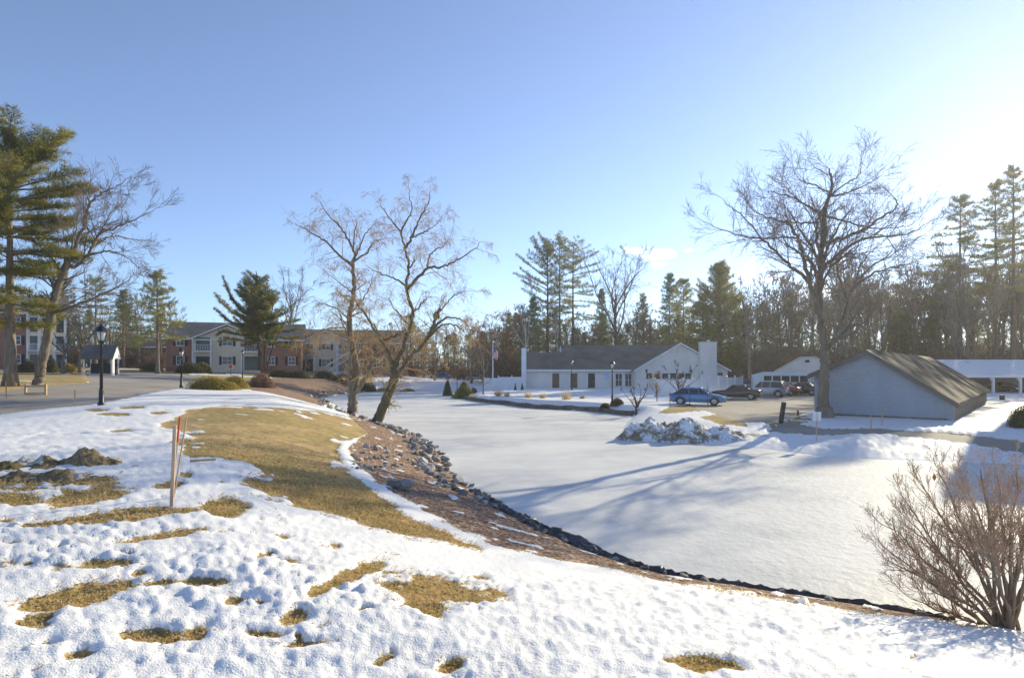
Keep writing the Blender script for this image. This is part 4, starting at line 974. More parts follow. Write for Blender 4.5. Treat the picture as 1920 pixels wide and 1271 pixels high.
for s in range(4):
    o = thing('undergrowth_bush', BL, 'bush', (0, 0, 0), 0, BG); r = np.random.default_rng(140+s); mb = MB(); n = 60
    a = r.random(n)*6.28; e = np.radians(35+50*r.random(n)); D = np.stack([np.cos(a)*np.cos(e), np.sin(a)*np.cos(e), np.sin(e)], 1)
    grow(mb, r.normal(size=(n, 3))*np.array([.8, .8, 0]), D, 2.2+1.8*r.random(n), np.full(n, .03), [dict(seg=4, wob=.2, up=.1, n=6, ang=38, lr=.55, rr=.6), dict(seg=3, wob=.2, up=.05, n=3, ang=40, lr=.6, rr=.7), dict(seg=2, wob=.2, up=.0)], r, .018, 6000)
    mb.obj('twigs', M[('twig', 'twig_red', 'twig_grey', 'twig')[s]], o)
    if s in (0, 1):
        mb = MB(); q = r.normal(size=(900, 3))*np.array([1.3, 1.3, .8])+np.array([0, 0, 1.9]); q = q[q[:, 2] > .2]
        blades(mb, q, nrm(r.normal(size=q.shape)), 1, .22, .16, .8, 0, r); mb.obj('dry_leaves', M['oakleaf'], o)
    protos['brush'].append(o)
used = {id(o): False for v in protos.values() for o in v}
RW = np.random.default_rng(77)
def plant(kind, px, Y, sc_):
    fresh = [q for q in protos[kind] if not used[id(q)]]; o = protos[kind][RW.integers(len(protos[kind]))]
    if fresh: o = fresh[0]
    b = at(px, Y); loc = (b[0], b[1], b[2]-.15); rz = RW.random()*6.28; s = (sc_*(.9+.2*RW.random()), sc_*(.9+.2*RW.random()), sc_)
    if used[id(o)]: dup(o, loc, rz, sc=s)
    else: o.location = loc; o.rotation_euler = (0, 0, rz); o.scale = s; used[id(o)] = True
def stand(kind, n, px0, px1, Y0, Y1, h0, h1, full):
    for i in range(n):
        px = px0+(px1-px0)*(i+RW.random())/n; Y = Y0+(Y1-Y0)*RW.random(); plant(kind, px, Y, (h0+(h1-h0)*RW.random())/full)
stand('bare', 52, 1385, 1800, 92, 132, 13, 18.5, 16)
stand('bare', 16, 1780, 1990, 94, 130, 14, 19, 16)
stand('bare', 46, 960, 1400, 108, 142, 9, 14.5, 16)
stand('bare', 12, 780, 960, 135, 170, 9, 13, 16)
stand('bare', 20, -120, 330, 112, 150, 9, 14.5, 16)
stand('bare', 10, 420, 780, 135, 160, 8, 11.5, 16)
stand('pine', 16, 960, 1260, 116, 146, 9, 14, 15)
stand('pine', 14, 1240, 1540, 112, 140, 11, 15, 15)
stand('pine', 14, 1560, 1980, 106, 135, 9, 15, 15)
stand('pine', 9, 800, 985, 140, 180, 8, 12, 15)
stand('pine', 8, -100, 300, 125, 150, 9, 14, 15)
stand('pine', 5, 560, 800, 140, 165, 8, 12, 15)
for s in range(2):
    o = thing('tall_forest_pine', 'tall flat-limbed pine rising above the wood at the right behind the carport', 'tree', (0, 0, 0), 0, 'tall pines at the right of the wood'); r = np.random.default_rng(180+s)
    pine(o, 24, .36, pine_limbs(24, .45, flat(4.4), r, 1.3, 5, .1), r, M['pine_far'], M['bark_dark'], 10, .45, .09, .55, 1.2); protos.setdefault('tall', []).append(o); used[id(o)] = False
stand('tall', 2, 1725, 1990, 94, 116, 19, 26, 24)
stand('bare', 22, 1560, 1990, 88, 112, 15, 20, 16)
stand('brush', 70, 1370, 1990, 92, 125, 4.0, 8, 4.5)
stand('brush', 56, 930, 1400, 106, 130, 3.5, 7.5, 4.5)
stand('brush', 14, 0, 320, 108, 125, 3, 5, 4.5)
stand('brush', 12, 700, 940, 125, 150, 3, 5, 4.5)

# the distant wood that closes the view: one mass
r = np.random.default_rng(160); mb = MB(); n = 3200
px = r.uniform(-500, 2500, n); Yd = r.uniform(165, 250, n); x = (px-CX)/F*Yd; z0 = upland(x, Yd)-.2; hh = r.uniform(5, 13, n)*np.where((px > 800) & (px < 880), .62, 1)
p0 = np.stack([x, Yd, z0], 1); D = np.stack([r.normal(size=n)*.05, r.normal(size=n)*.05, np.ones(n)], 1)
grow(mb, p0, D, hh, r.uniform(.1, .22, n), [dict(seg=4, wob=.04, up=.1, n=9, ang=42, lr=.36, rr=.4, t0=.2), dict(seg=3, wob=.15, up=.1, n=5, ang=40, lr=.6, rr=.6), dict(seg=2, wob=.2, up=.05)], r, .035, 40000)
tag(mb.obj('far_woods', M['twig_grey']), 'distant bare wood closing the horizon behind everything', 'woods', kind='stuff')
# ---------------------------------------------------------------- buildings
def gx(px, Y): return (px-CX)/F*Y
def zz_(py, Y): return CAMZ+(HZ-py)/F*Y
def window(par, x, z, w, h, y=0, axis='y', shut=False, sill=True, mull=True, name='window', sgn=-1, fm='white'):
    """framed window lying on the facade plane y (outside is sgn*y)"""
    def bx_(m, a0, a1, d0, d1, z0, z1):
        d0, d1 = sorted((y+sgn*d0, y+sgn*d1))
        if axis == 'y': m.box(a0, a1, d0, d1, z0, z1)
        else: m.box(d0, d1, a0, a1, z0, z1)
    m = MB(); t = .09
    bx_(m, x-w/2, x-w/2+t, .01, .09, z, z+h); bx_(m, x+w/2-t, x+w/2, .01, .09, z, z+h)
    bx_(m, x-w/2+t, x+w/2-t, .01, .09, z, z+t); bx_(m, x-w/2+t, x+w/2-t, .01, .09, z+h-t, z+h)
    if mull: bx_(m, x-.03, x+.03, .015, .075, z+t, z+h-t); bx_(m, x-w/2+t, x-.03, .015, .07, z+h/2-.025, z+h/2+.025); bx_(m, x+.03, x+w/2-t, .015, .07, z+h/2-.025, z+h/2+.025)
    o = m.obj(name, M[fm], par)
    g = MB(); bx_(g, x-w/2+t+.002, x+w/2-t-.002, .004, .03, z+t+.002, z+h-t-.002); g.obj('pane', M['glass'], o)
    if sill: s = MB(); bx_(s, x-w/2-.06, x+w/2+.06, .01, .15, z-.07, z-.004); s.obj('sill', M[fm], o)
    if shut:
        for a in (x-w/2-.42, x+w/2+.04):
            s = MB(); bx_(s, a, a+.38, .01, .06, z, z+h); s.obj('shutter', M['shutter'], par)
    return o
def opening(par, x, z, w, h, y=0, mat='dark', name='door', frame=True, axis='y', sgn=-1, handle=True):
    def bx_(m, a0, a1, d0, d1, z0, z1):
        d0, d1 = sorted((y+sgn*d0, y+sgn*d1))
        if axis == 'y': m.box(a0, a1, d0, d1, z0, z1)
        else: m.box(d0, d1, a0, a1, z0, z1)
    m = MB(); bx_(m, x-w/2, x+w/2, .006, .05, z, z+h); o = m.obj(name, M[mat], par)
    if frame:
        f = MB(); bx_(f, x-w/2-.13, x-w/2-.002, .008, .1, z, z+h+.13); bx_(f, x+w/2+.002, x+w/2+.13, .008, .1, z, z+h+.13); bx_(f, x-w/2-.002, x+w/2+.002, .008, .1, z+h+.002, z+h+.13); f.obj('frame', M['white'], o)
    if handle:
        f = MB(); bx_(f, x+w/2-.16, x+w/2-.1, .052, .12, z+.95, z+1.08); f.obj('handle', M['chrome'], o)
    return o
def slab_roof(mb, p0, p1, p2, p3, th=.18):
    """roof plane from four corners (top face), thickness downward"""
    V = [np.array(p, float) for p in (p0, p1, p2, p3)]; V2 = [v-np.array([0, 0, th]) for v in V]
    mb.add(V+V2, [(0, 1, 2, 3), (7, 6, 5, 4), (0, 4, 5, 1), (1, 5, 6, 2), (2, 6, 7, 3), (3, 7, 4, 0)])

def apartment(label, loc, L, D, eave, ridge, sections, rz=0, brick='brick', upper=2.95, floors=2, name='apartment_building'):
    """two-storey block: facade on local y=0 facing -y, x from 0 to L"""
    t = thing(name, label, 'building', loc, rz)
    x = 0
    rf = MB(); ov = .45
    slab_roof(rf, (-ov, -ov, eave), (L+ov, -ov, eave), (L+ov, D/2, ridge), (-ov, D/2, ridge)); slab_roof(rf, (L+ov, D+ov, eave), (-ov, D+ov, eave), (-ov, D/2+.001, ridge), (L+ov, D/2+.001, ridge))
    roof = rf.obj('roof', M['roof'], t)
    g = MB(); g.box(-ov, L+ov, -ov-.16, -ov-.02, eave-.28, eave-.02); g.obj('gutter', M['white'], t)
    w_ = MB(); w_.prism([(0, -.6), (D, -.6), (D, eave-.12), (D/2, ridge-.3), (0, eave-.12)], .3, 'x', 0); w_.box(.3, L-.3, D-.3, D, -.6, eave-.2); w_.obj('wall', M[brick], t); w_ = MB(); w_.prism([(0, -.6), (D, -.6), (D, eave-.12), (D/2, ridge-.3), (0, eave-.12)], .3, 'x', L-.3); w_.obj('end_wall', M[brick], t)
    for kind, w in sections:
        if kind == 'brick':
            m = MB(); m.box(x+.002, x+w-.002, .004, .3, -.6, eave-.14); m.obj('wall', M[brick], t)
            n = max(1, int(w/2.8))
            for i in range(n):
                for f in range(floors): window(t, x+w*(i+.5)/n, .95+f*upper, 1.15, 1.35, 0.004, shut=True)
        else:
            yo = -.9
            m = MB(); m.box(x, x+w, yo, .3, -.6, eave-.14); wl_ = m.obj('wall', M['cream'], t)
            cx = x+w/2; pr = eave+w*.23
            pm_ = MB(); pm_.prism([(x, eave-.14+.002), (x+w, eave-.14+.002), (cx, pr-.25)], .25, 'y', yo+.02); pm_.obj('pediment', M['cream'], t)
            r2 = MB(); yb = D/2
            slab_roof(r2, (x-.45, yo-.45, eave-.18), (cx, yo-.45, pr), (cx, yb*.95, pr), (x-.45, yb*.3, eave-.1), .2); slab_roof(r2, (cx+.001, yo-.45, pr), (x+w+.45, yo-.45, eave-.18), (x+w+.45, yb*.3, eave-.1), (cx+.001, yb*.95, pr), .2); r2.obj('roof', M['roof'], t)
            tr = MB()
            for a, b in (((x-.47, eave-.3), (cx, pr-.1)), ((cx, pr-.1), (x+w+.47, eave-.3))): tr.prism([a, b, (b[0], b[1]+.22), (a[0], a[1]+.22)], .08, 'y', yo-.54)
            tr.box(x-.45, x+w+.45, yo-.12, yo-.01, eave-.36, eave-.15); tr.obj('fascia', M['white'], t)
            for f in range(floors): window(t, cx, .95+f*upper, 1.5, 1.35, yo, shut=True)
            for s in (-1, 1):
                bxx = cx+s*w*.36; bw = w*.21
                for f in range(floors):
                    opening(t, bxx, .15+f*upper, bw, 2.15, yo, 'glass', 'balcony_door', True, handle=False)
                sl = MB(); sl.box(bxx-bw/2-.35, bxx+bw/2+.35, yo-1.3, yo-.003, upper-.05, upper+.14); bal = sl.obj('balcony', M['white'], t)
                rl = MB(); rl.box(bxx-bw/2-.3, bxx+bw/2+.3, yo-1.28, yo-1.22, upper+1.05, upper+1.12); 
                for q in np.linspace(bxx-bw/2-.27, bxx+bw/2+.27, 12): rl.box(q-.02, q+.02, yo-1.27, yo-1.23, upper+.143, upper+1.047)
                rl.obj('railing', M['white'], bal)
                ps = MB()
                for q in (bxx-bw/2-.25, bxx+bw/2+.25): ps.box(q-.11, q+.11, yo-1.2, yo-.98, -.5, upper-.053); ps.box(q-.09, q+.09, yo-1.18, yo-1.0, upper+.143, eave-.2)
                ps.obj('post', M['white'], bal)
        x += w
    return t
A = apartment('long grey-roofed apartment building with brick wings and a cream pedimented middle', (gx(311, 94), 94, 3.3), 19.8, 11, 5.1, 8.0, [('brick', 4.0), ('siding', 9.6), ('brick', 6.2)], rz=.297)
B = apartment('brick and cream apartment building partly hidden behind the willows', (gx(566, 108), 108, 3.1), 18.5, 11, 5.3, 7.9, [('siding', 8.4), ('brick', 10.1)], rz=.2)
st = MB()
for i in range(9): st.rbox((13.0+.0, -2.0-.3*i, 2.6-.3*i), (1.4, .32, .12))
Cb = apartment('three-storey red brick apartment building at the left edge beyond the big pine', (gx(122, 94)-22*math.cos(.63), 94-22*math.sin(.63), 3.5), 22.0, 12, 8.5, 11.6, [('brick', 17.6), ('siding', 4.4)], floors=3, upper=2.75, rz=.63)
Dn = apartment('dark brown brick block far beyond the bend of the road', (gx(205, 132), 132, 3.9), 13, 10, 4.6, 7.0, [('brick', 13)], brick='brick_dark', floors=1)

# outside stair of the second building
s = MB(); xs = 4.6
for i in range(10): s.box(xs+i*.42, xs+i*.42+.4, -3.9, -2.7, 0.05+i*.27, .12+i*.27+.1)
stair = s.obj('stair', M['white'], B); s = MB()
for yy in (-3.96, -2.69): s.add([(xs, yy, 1.0), (xs+4.2, yy, 3.75), (xs+4.2, yy, 3.95), (xs, yy, 1.2), (xs, yy+.06, 1.0), (xs+4.2, yy+.06, 3.75), (xs+4.2, yy+.06, 3.95), (xs, yy+.06, 1.2)], [(0,1,2,3),(7,6,5,4),(0,4,5,1),(1,5,6,2),(2,6,7,3),(3,7,4,0)])
s.obj('railing', M['white'], stair)

# small open shelter with white gable on the left
b = at(190, 66); t = thing('shelter', 'small grey-roofed shelter with a white gable end beside the road bend', 'shelter', (b[0], b[1], b[2]), .25)
m = MB()
for x in (-1.3, 1.3):
    for y in (-.9, .9): m.box(x-.07, x+.07, y-.07, y+.07, -.2, 1.75)
m.obj('post', M['white'], t)
m = MB(); slab_roof(m, (-1.6, -1.3, 1.75), (1.55, -1.3, 1.75), (1.55, 0, 3.2), (-1.6, 0, 3.2), .12); slab_roof(m, (1.55, 1.3, 1.75), (-1.6, 1.3, 1.75), (-1.6, .001, 3.2), (1.55, .001, 3.2), .12); m.obj('roof', M['roof'], t)
m = MB(); m.prism([(-1.3, 1.7), (1.3, 1.7), (0, 3.1)], .09, 'x', 1.42); m.prism([(-1.25, -.2), (-.7, -.2), (-.7, 1.698), (-1.25, 1.698)], .09, 'x', 1.42); m.obj('gable', M['white'], t)
m = MB(); m.box(-1.2, 1.2, .55, .85, .1, 1.2); m.obj('mailbox_bank', M['shutter'], t)

# clubhouse
Yc = 91.0; zc = .72
xl, xr = gx(986, Yc), gx(1192, Yc)
t = thing('clubhouse', 'long low white clubhouse with brown shingle roof and big gable beyond the frozen pond', 'building', (xl, Yc, zc))
Lc = xr-xl; ev = 3.55-zc
m = MB(); m.box(0, Lc, 0, .25, -.5, ev-.15); m.obj('wall', M['clubside'], t)
m = MB(); m.box(0, .25, .252, 10.7, -.5, ev-.15); m.obj('side_wall', M['clubside'], t); m = MB(); m.box(.0, Lc, 10.75, 11, -.5, ev-.15); m.obj('rear_wall', M['clubside'], t)
zl = zz_(660, Yc+4.5)-zc; zm = zz_(647, Yc+6.5)-zc; xs = gx(1058, Yc)-xl
m = MB(); k = .04
slab_roof(m, (.1, -.5, ev-.05), (xs, -.5, ev-.05), (xs, 4.5, zl), (.1, 4.5, zl)); slab_roof(m, (.1, 4.502, zl), (xs, 4.502, zl), (xs, 11, ev), (.1, 11, ev))
slab_roof(m, (xs+.002, -.5, ev-.05), (Lc+6, -.5, ev-.05), (Lc+6, 6.5, zm), (xs+.002, 6.5, zm)); slab_roof(m, (xs+.002, 6.502, zm), (Lc+6, 6.502, zm), (Lc+6, 12, ev), (xs+.002, 12, ev)); m.obj('roof', M['roof_club'], t)
m = MB(); m.prism([(4.5, zl+.03), (6.5, zm-.14), (7.6, zl+.5), (6.6, zl-.3)], .12, 'x', xs-.13); m.obj('gable', M['white'], t)
m = MB(); m.prism([(-.7, -.5), (.9, -.5), (.9, zl+.45), (-.15, zl+.45), (-.7, ev+.1)], .7, 'x', -.65); m.obj('end_wall', M['vinyl'], t)
m = MB(); m.box(.12, Lc-.1, -.6, -.502, ev-.3, ev-.03); m.obj('fascia', M['white'], t)
for px, mt in ((1042, 'door_wood'), (1076, 'door_wood'), (1109, 'shutter')): opening(t, gx(px, Yc)-xl, .05, 1.05, 2.2, 0, mt)
m = MB(); xn = gx(1138, Yc)-xl; m.box(xn-.55, xn+.55, -.06, -.01, 1.15, 2.45); nb = m.obj('notice_board', M['white'], t)
m = MB(); m.box(xn-.42, xn+.42, -.075, -.062, 1.3, 2.3); m.obj('board_face', simple('pale_blue_notice', (.45, .5, .72), (.6, .62, .74), 9), nb)
for q in (1160, 1178): window(t, gx(q, Yc)-xl, .25, 1.1, 2.0, 0, sill=False, fm='white')
# cross wing with the big gable
Yg = 88.5; x0, x1, xa = gx(1192, Yg)-xl, gx(1364, Yg)-xl, gx(1275, Yg)-xl
yg = Yg-Yc; za = zz_(643, Yg)-zc; Dg = 17
m = MB(); m.prism([(x0, -.5), (x1, -.5), (x1, ev-.12), (xa, za-.22), (x0, ev-.12)], .25, 'y', yg); m.obj('wall', M['clubside'], t)
m = MB(); m.box(x1-.25, x1, yg+.252, yg+Dg, -.5, ev-.15); m.obj('side_wall', M['clubside'], t); m = MB(); m.box(x0, x0+.25, yg+.252, -.004, -.5, ev-.15); m.obj('side_wall', M['clubside'], t)
m = MB(); slab_roof(m, (x0-.4, yg-.35, ev-.2), (xa, yg-.35, za), (xa, yg+Dg, za), (x0-.4, yg+Dg, ev-.2), .16); slab_roof(m, (xa+.002, yg-.35, za), (x1+.4, yg-.35, ev-.2), (x1+.4, yg+Dg, ev-.2), (xa+.002, yg+Dg, za), .16); m.obj('roof', M['roof_club'], t)
m = MB()
for a, b in (((x0-.42, ev-.4), (xa, za-.2)), ((xa, za-.2), (x1+.42, ev-.4))): m.prism([a, b, (b[0], b[1]+.24), (a[0], a[1]+.24)], .1, 'y', yg-.46)
m.obj('fascia', M['white'], t)
xc = gx(1324, Yg)-xl; m = MB(); m.box(xc-1.15, xc+1.15, yg-1.1, yg-.003, -.5, za+.0); ch = m.obj('chimney', M['clubside'], t)
m = MB()
for q in (-1.16, 1.06): m.box(xc+q, xc+q+.1, yg-1.12, yg-1.0, -.5, za+.02)
m.box(xc-1.2, xc+1.2, yg-1.15, yg+.05, za+.002, za+.1); m.obj('trim', M['white'], ch)
m = MB(); m.lathe([(.14, za+.1), (.14, za+.32), (.2, za+.34), (.2, za+.42), (.05, za+.5)], 10, (xc+.2, yg-.5, 0)); m.obj('flue_cap', M['chrome'], ch)
for q in (1217, 1232, 1247, 1262, 1277, 1290): window(t, gx(q, Yg)-xl, 1.35, 1.05, 1.0, yg, sill=False, mull=False)
window(t, gx(1350, Yg)-xl, 1.85, .95, .6, yg, sill=False, mull=False)
for q in (1212, 1295): m = MB(); xx = gx(q, Yg)-xl; m.box(xx-.12, xx+.12, yg-.2, yg-.004, 2.35, 2.85); m.obj('wall_lamp', M['black_iron'], t)

# blue saltbox shed
G0 = np.array([23.9, 33.0]); gd_ = np.array([-.756, .654]); ld = np.array([.654, .756]); W_, Ls = 6.95, 27.0
t = thing('garage_shed', 'pale blue gabled shed with a long low roof beside the great bare tree', 'building', (G0[0], G0[1], .68), math.atan2(gd_[1], gd_[0]))
# local x along the gable (right corner to left), local y = -long direction
s_ = np.sign(np.cross(np.append(gd_, 0), np.append(ld, 0))[2])
def uz(px, py): # local coordinate along gable for a pixel
    k = (px-CX)/F; u = (k*G0[1]-G0[0])/(gd_[0]-k*gd_[1]); Y = G0[1]+gd_[1]*u; return u, CAMZ+(HZ-py)/F*Y-.68
ua, za = uz(1628, 656); e0 = uz(1790, 752)[1]; e1 = uz(1531, 700)[1]
gp = [(0, -.5), (W_, -.5), (W_, e1), (ua, za-.16), (0, e0)]
def yl(v): return v*s_
m = MB(); m.prism(gp, .25*s_, 'y', 0); m.obj('wall', M['blueside'], t); m = MB(); m.prism(gp, .25*s_, 'y', yl(Ls-.25)); m.obj('rear_wall', M['blueside'], t)
y0, y1 = sorted((yl(.252), yl(Ls-.252)))
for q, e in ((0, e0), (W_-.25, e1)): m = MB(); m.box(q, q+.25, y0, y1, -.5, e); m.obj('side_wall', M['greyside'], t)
m = MB(); m.box(.3, W_+.02, *sorted((-.05*s_, -.004*s_)), -.5, .16); m.obj('foundation', M['kerb'], t)
m = MB(); o = -.35*s_; yE = yl(Ls+.3); k0 = (za-e0)/ua; k1 = (za-e1)/(W_-ua)
slab_roof(m, (-.25, o, e0-.25*k0+.1), (-.25, yE, e0-.25*k0+.1), (ua, yE, za+.02), (ua, o, za+.02), .14); slab_roof(m, (ua+.002, o, za+.02), (ua+.002, yE, za+.02), (W_+.3, yE, e1-.3*k1+.1), (W_+.3, o, e1-.3*k1+.1), .14); m.obj('roof', M['roof_brown'], t)
m = MB()
for a, b in (((-.27, e0-.27*k0-.2), (ua, za-.27)), ((ua, za-.27), (W_+.32, e1-.32*k1-.2))): m.prism([a, b, (b[0], b[1]+.28), (a[0], a[1]+.28)], .09*s_, 'y', -.46*s_)
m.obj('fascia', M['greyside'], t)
for q in (-.02, W_-.14): m = MB(); m.box(q, q+.16, *sorted((-.07*s_, -.051*s_)), -.5, (e0 if q < 1 else e1)-.05); m.obj('corner_board', M['blueside'], t)

# cream garage behind the oak
b = at(1510, 76); t = thing('garage', 'small cream gabled garage behind the trunk of the great bare tree', 'building', (b[0], b[1], .55), -.44)
ap = zz_(668, 76)-.55; m = MB(); m.prism([(-3.6, -.4), (4.2, -.4), (4.2, 2.4), (1.2, ap), (-.6, ap), (-3.6, ap-1.75)], .25, 'y', 0); m.obj('wall', M['clubside'], t)
m = MB(); m.box(-3.6, -3.35, .252, 7, -.4, ap-1.95); m.obj('side_wall', M['clubside'], t); m = MB(); m.box(3.95, 4.2, .252, 7, -.4, 2.2); m.obj('side_wall', M['clubside'], t)
m = MB(); slab_roof(m, (-3.9, -.3, ap-1.85), (-.6, -.3, ap+.14), (-.6, 7, ap+.14), (-3.9, 7, ap-1.85), .12); slab_roof(m, (-.598, -.3, ap+.14), (1.2, -.3, ap+.14), (1.2, 7, ap+.14), (-.598, 7, ap+.14), .12); slab_roof(m, (1.202, -.3, ap+.14), (4.6, -.3, 2.4), (4.6, 7, 2.4), (1.202, 7, ap+.14), .12); m.obj('roof', M['roof_brown'], t)
opening(t, -1.4, -.05, 2.4, 2.0, 0, 'shutter', 'garage_door', handle=False)
m = MB(); m.box(-.05, .45, -.18, -.004, ap-.75, ap-.45); m.obj('wall_lamp', M['black_iron'], t)

# carport on the right
Yp = 77; x0 = gx(1775, Yp); t = thing('carport', 'open carport with snow-covered roof and white posts at the right edge', 'carport', (x0, Yp, .45))
Lp = 17; zf = zz_(703, Yp)-.45; zb = zz_(674, Yp+6.5)-.45
m = MB(); slab_roof(m, (-.6, -.4, zf), (Lp, -.4, zf), (Lp, 6.5, zb), (-.6, 6.5, zb), .14); m.obj('roof', M['snowroof'], t)
m = MB(); m.box(-.6, Lp, -.5, -.402, zf-.32, zf+.0); m.obj('fascia', M['white'], t)
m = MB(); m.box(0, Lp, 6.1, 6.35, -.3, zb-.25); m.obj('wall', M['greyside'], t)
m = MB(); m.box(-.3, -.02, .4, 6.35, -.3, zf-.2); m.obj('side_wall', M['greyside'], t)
for px in (1790, 1862, 1913, 1962):
    q = gx(px, Yp)-x0; m = MB(); m.box(q-.13, q+.13, -.13, .13, -.3, zf-.33); m.add([(q-.5, -.1, zf-.33), (q-.13, -.1, zf-.33), (q-.13, -.1, zf-.85), (q-.5, .1, zf-.33), (q-.13, .1, zf-.33), (q-.13, .1, zf-.85)], [(0, 2, 1), (3, 4, 5), (0, 3, 5, 2), (0, 1, 4, 3)]); m.obj('post', M['white'], t)

# unseen house, added to cast the shadow across the right of the pond
t = thing('shadow_caster_house', 'tall unseen brick house added beyond the right edge to throw shadow on the ice', 'building', (39.0, 45.2, .6), -.69)
m = MB(); m.box(0, 14, 0, 12, -.6, 13.6); m.obj('wall', M['brick'], t)
m = MB(); slab_roof(m, (-.5, -.5, 13.65), (14.5, -.5, 13.65), (14.5, 6, 15.0), (-.5, 6, 15.0)); slab_roof(m, (14.5, 12.5, 13.65), (-.5, 12.5, 13.65), (-.5, 6.002, 15.0), (14.5, 6.002, 15.0)); m.obj('roof', M['roof'], t)
for i in range(4):
    for f in range(5): window(t, 2+i*3.3, 1+f*3, 1.2, 1.4, 0)
# ---------------------------------------------------------------- fences, lamps, signs, stakes
def fence(label, pts, Hh, step=2.4):
    t = thing('vinyl_fence', label, 'fence', (pts[0][0], pts[0][1], 0)); o = np.array([pts[0][0], pts[0][1], 0])
    for (xa, ya), (xb, yb) in zip(pts[:-1], pts[1:]):
        Ld = math.hypot(xb-xa, yb-ya); n = max(1, round(Ld/step))
        for i in range(n+1):
            q = i/n; x, y = xa+(xb-xa)*q, ya+(yb-ya)*q; z = H(x, y)
            if i or (xa, ya) == tuple(pts[0]): m = MB(); m.box(x-o[0]-.07, x-o[0]+.07, y-o[1]-.07, y-o[1]+.07, z-.1, z+Hh+.1); m.lathe([(.1, 0), (.1, .03), (.0, .12)], 4, (x-o[0], y-o[1], z+Hh+.1)); m.obj('post', M['vinyl'], t)
            if i < n:
                x2, y2 = xa+(xb-xa)*(i+1)/n, ya+(yb-ya)*(i+1)/n; z2 = H(x2, y2); rz = math.atan2(yb-ya, xb-xa); l = Ld/n-.16; c = ((x+x2)/2-o[0], (y+y2)/2-o[1]); zc_ = (z+z2)/2
                m = MB()
                k = int(l/.15)
                for b in range(k): p = -l/2+l*(b+.5)/k; m.rbox((c[0]+math.cos(rz)*p, c[1]+math.sin(rz)*p, zc_+Hh/2), (l/k-.012, .03, Hh-.28), rz)
                m.obj('panel', M['vinyl'], t)
                for zr in (Hh-.1, .1): m = MB(); m.rbox((c[0], c[1], zc_+zr), (l, .06, .12), rz); m.obj('rail', M['vinyl'], t)
    return t
fence('white vinyl fence running left from the clubhouse end wall', [(gx(909, 86), 86), (gx(984, 89), 89)], 1.75)
fence('white vinyl fence between the clubhouse gable and the parked cars', [(gx(1228, 66), 66), (gx(1262, 66), 66), (gx(1330, 74), 74), (gx(1392, 82), 82)], 1.85)

def lamp(px, base, top, Y, label):
    b = at(px, Y); h = CAMZ+(HZ-top)/F*Y-b[2]
    t = thing('lamp_post', label, 'street lamp', (b[0], b[1], b[2]), 0, 'black lamp posts of the grounds'); s = h/3.4
    m = MB(); m.lathe([(.14, -.2), (.14, .12), (.1, .18), (.09, .62), (.075, .7), (.06, .74)], 12); m.obj('base', M['black_iron'], t, True)
    m = MB(); m.lathe([(.062, .70), (.05, h-.95), (.075, h-.93), (.075, h-.88), (.045, h-.86), (.04, h-.78)], 10); m.obj('pole', M['black_iron'], t, True)
    L = MB(); L.lathe([(.07, h-.80), (.12, h-.74), (.13, h-.70)], 8)
    for i in range(4):
        a = i*math.pi/2+.4; c, s2 = math.cos(a), math.sin(a); L.tube([(.12*c, .12*s2, h-.71), (.19*c, .19*s2, h-.32)], [.014, .014], 4)
    L.lathe([(.25, h-.32), (.24, h-.29), (.15, h-.16), (.06, h-.08), (.055, h-.03), (.02, h)], 8); ln = L.obj('lantern', M['black_iron'], t)
    g = MB(); g.lathe([(.10, h-.70), (.165, h-.33)], 8); g.obj('glass', M['lampglass'], ln, True); return t
lamp(190, 757, 607, 25.0, 'black lamp post standing in the snow at the near road edge, closest of the lamps')
lamp(340, 728, 651, 47.5, 'black lamp post left of the yellow-green hedge')
lamp(217, 702, 645, 68, 'black lamp post beside the small white-gabled shelter')
lamp(455, 700, 655, 84, 'black lamp post in front of the cream apartment wall')
lamp(1148, 750, 675, 52, 'black lamp post rising behind the pair of round boxwoods')
lamp(1072, 725, 674, 84, 'black lamp post in front of the clubhouse doors')
lamp(857, 720, 677, 100, 'distant black lamp post near the conical bush at the end of the pond')

# flagpole and flag
b = at(924, 84); hp = zz_(642, 84)-b[2]; t = thing('flagpole', 'white flagpole behind the white fence', 'flagpole', b)
m = MB(); m.lathe([(.09, -.2), (.08, 1), (.045, hp)], 10); m.obj('pole', M['white'], t, True)
m = MB(); m.lathe([(.0, hp+.2), (.08, hp+.14), (.09, hp+.08), (.04, hp)], 8); m.obj('finial', M['chrome'], t, True)
m = MB(); nx, nz = 9, 12; V = []
for j in range(nz):
    for i in range(nx):
        u, v = i/(nx-1), j/(nz-1); V.append((.06+u*.75*(1-.25*v)+.05*math.sin(v*5), .07*math.sin(u*9+v*3), -v*1.25-.55*u*u*.6-.25*u))
m.add(V, [(j*nx+i, j*nx+i+1, (j+1)*nx+i+1, (j+1)*nx+i) for j in range(nz-1) for i in range(nx-1)])
o = m.obj('flag', M['flag'], None, True, (b[0], b[1], b[2]+hp-.75)); tag(o, 'red and white striped flag hanging limp from the flagpole', 'flag')
sm = o.modifiers.new('thickness', 'SOLIDIFY'); sm.thickness = .01

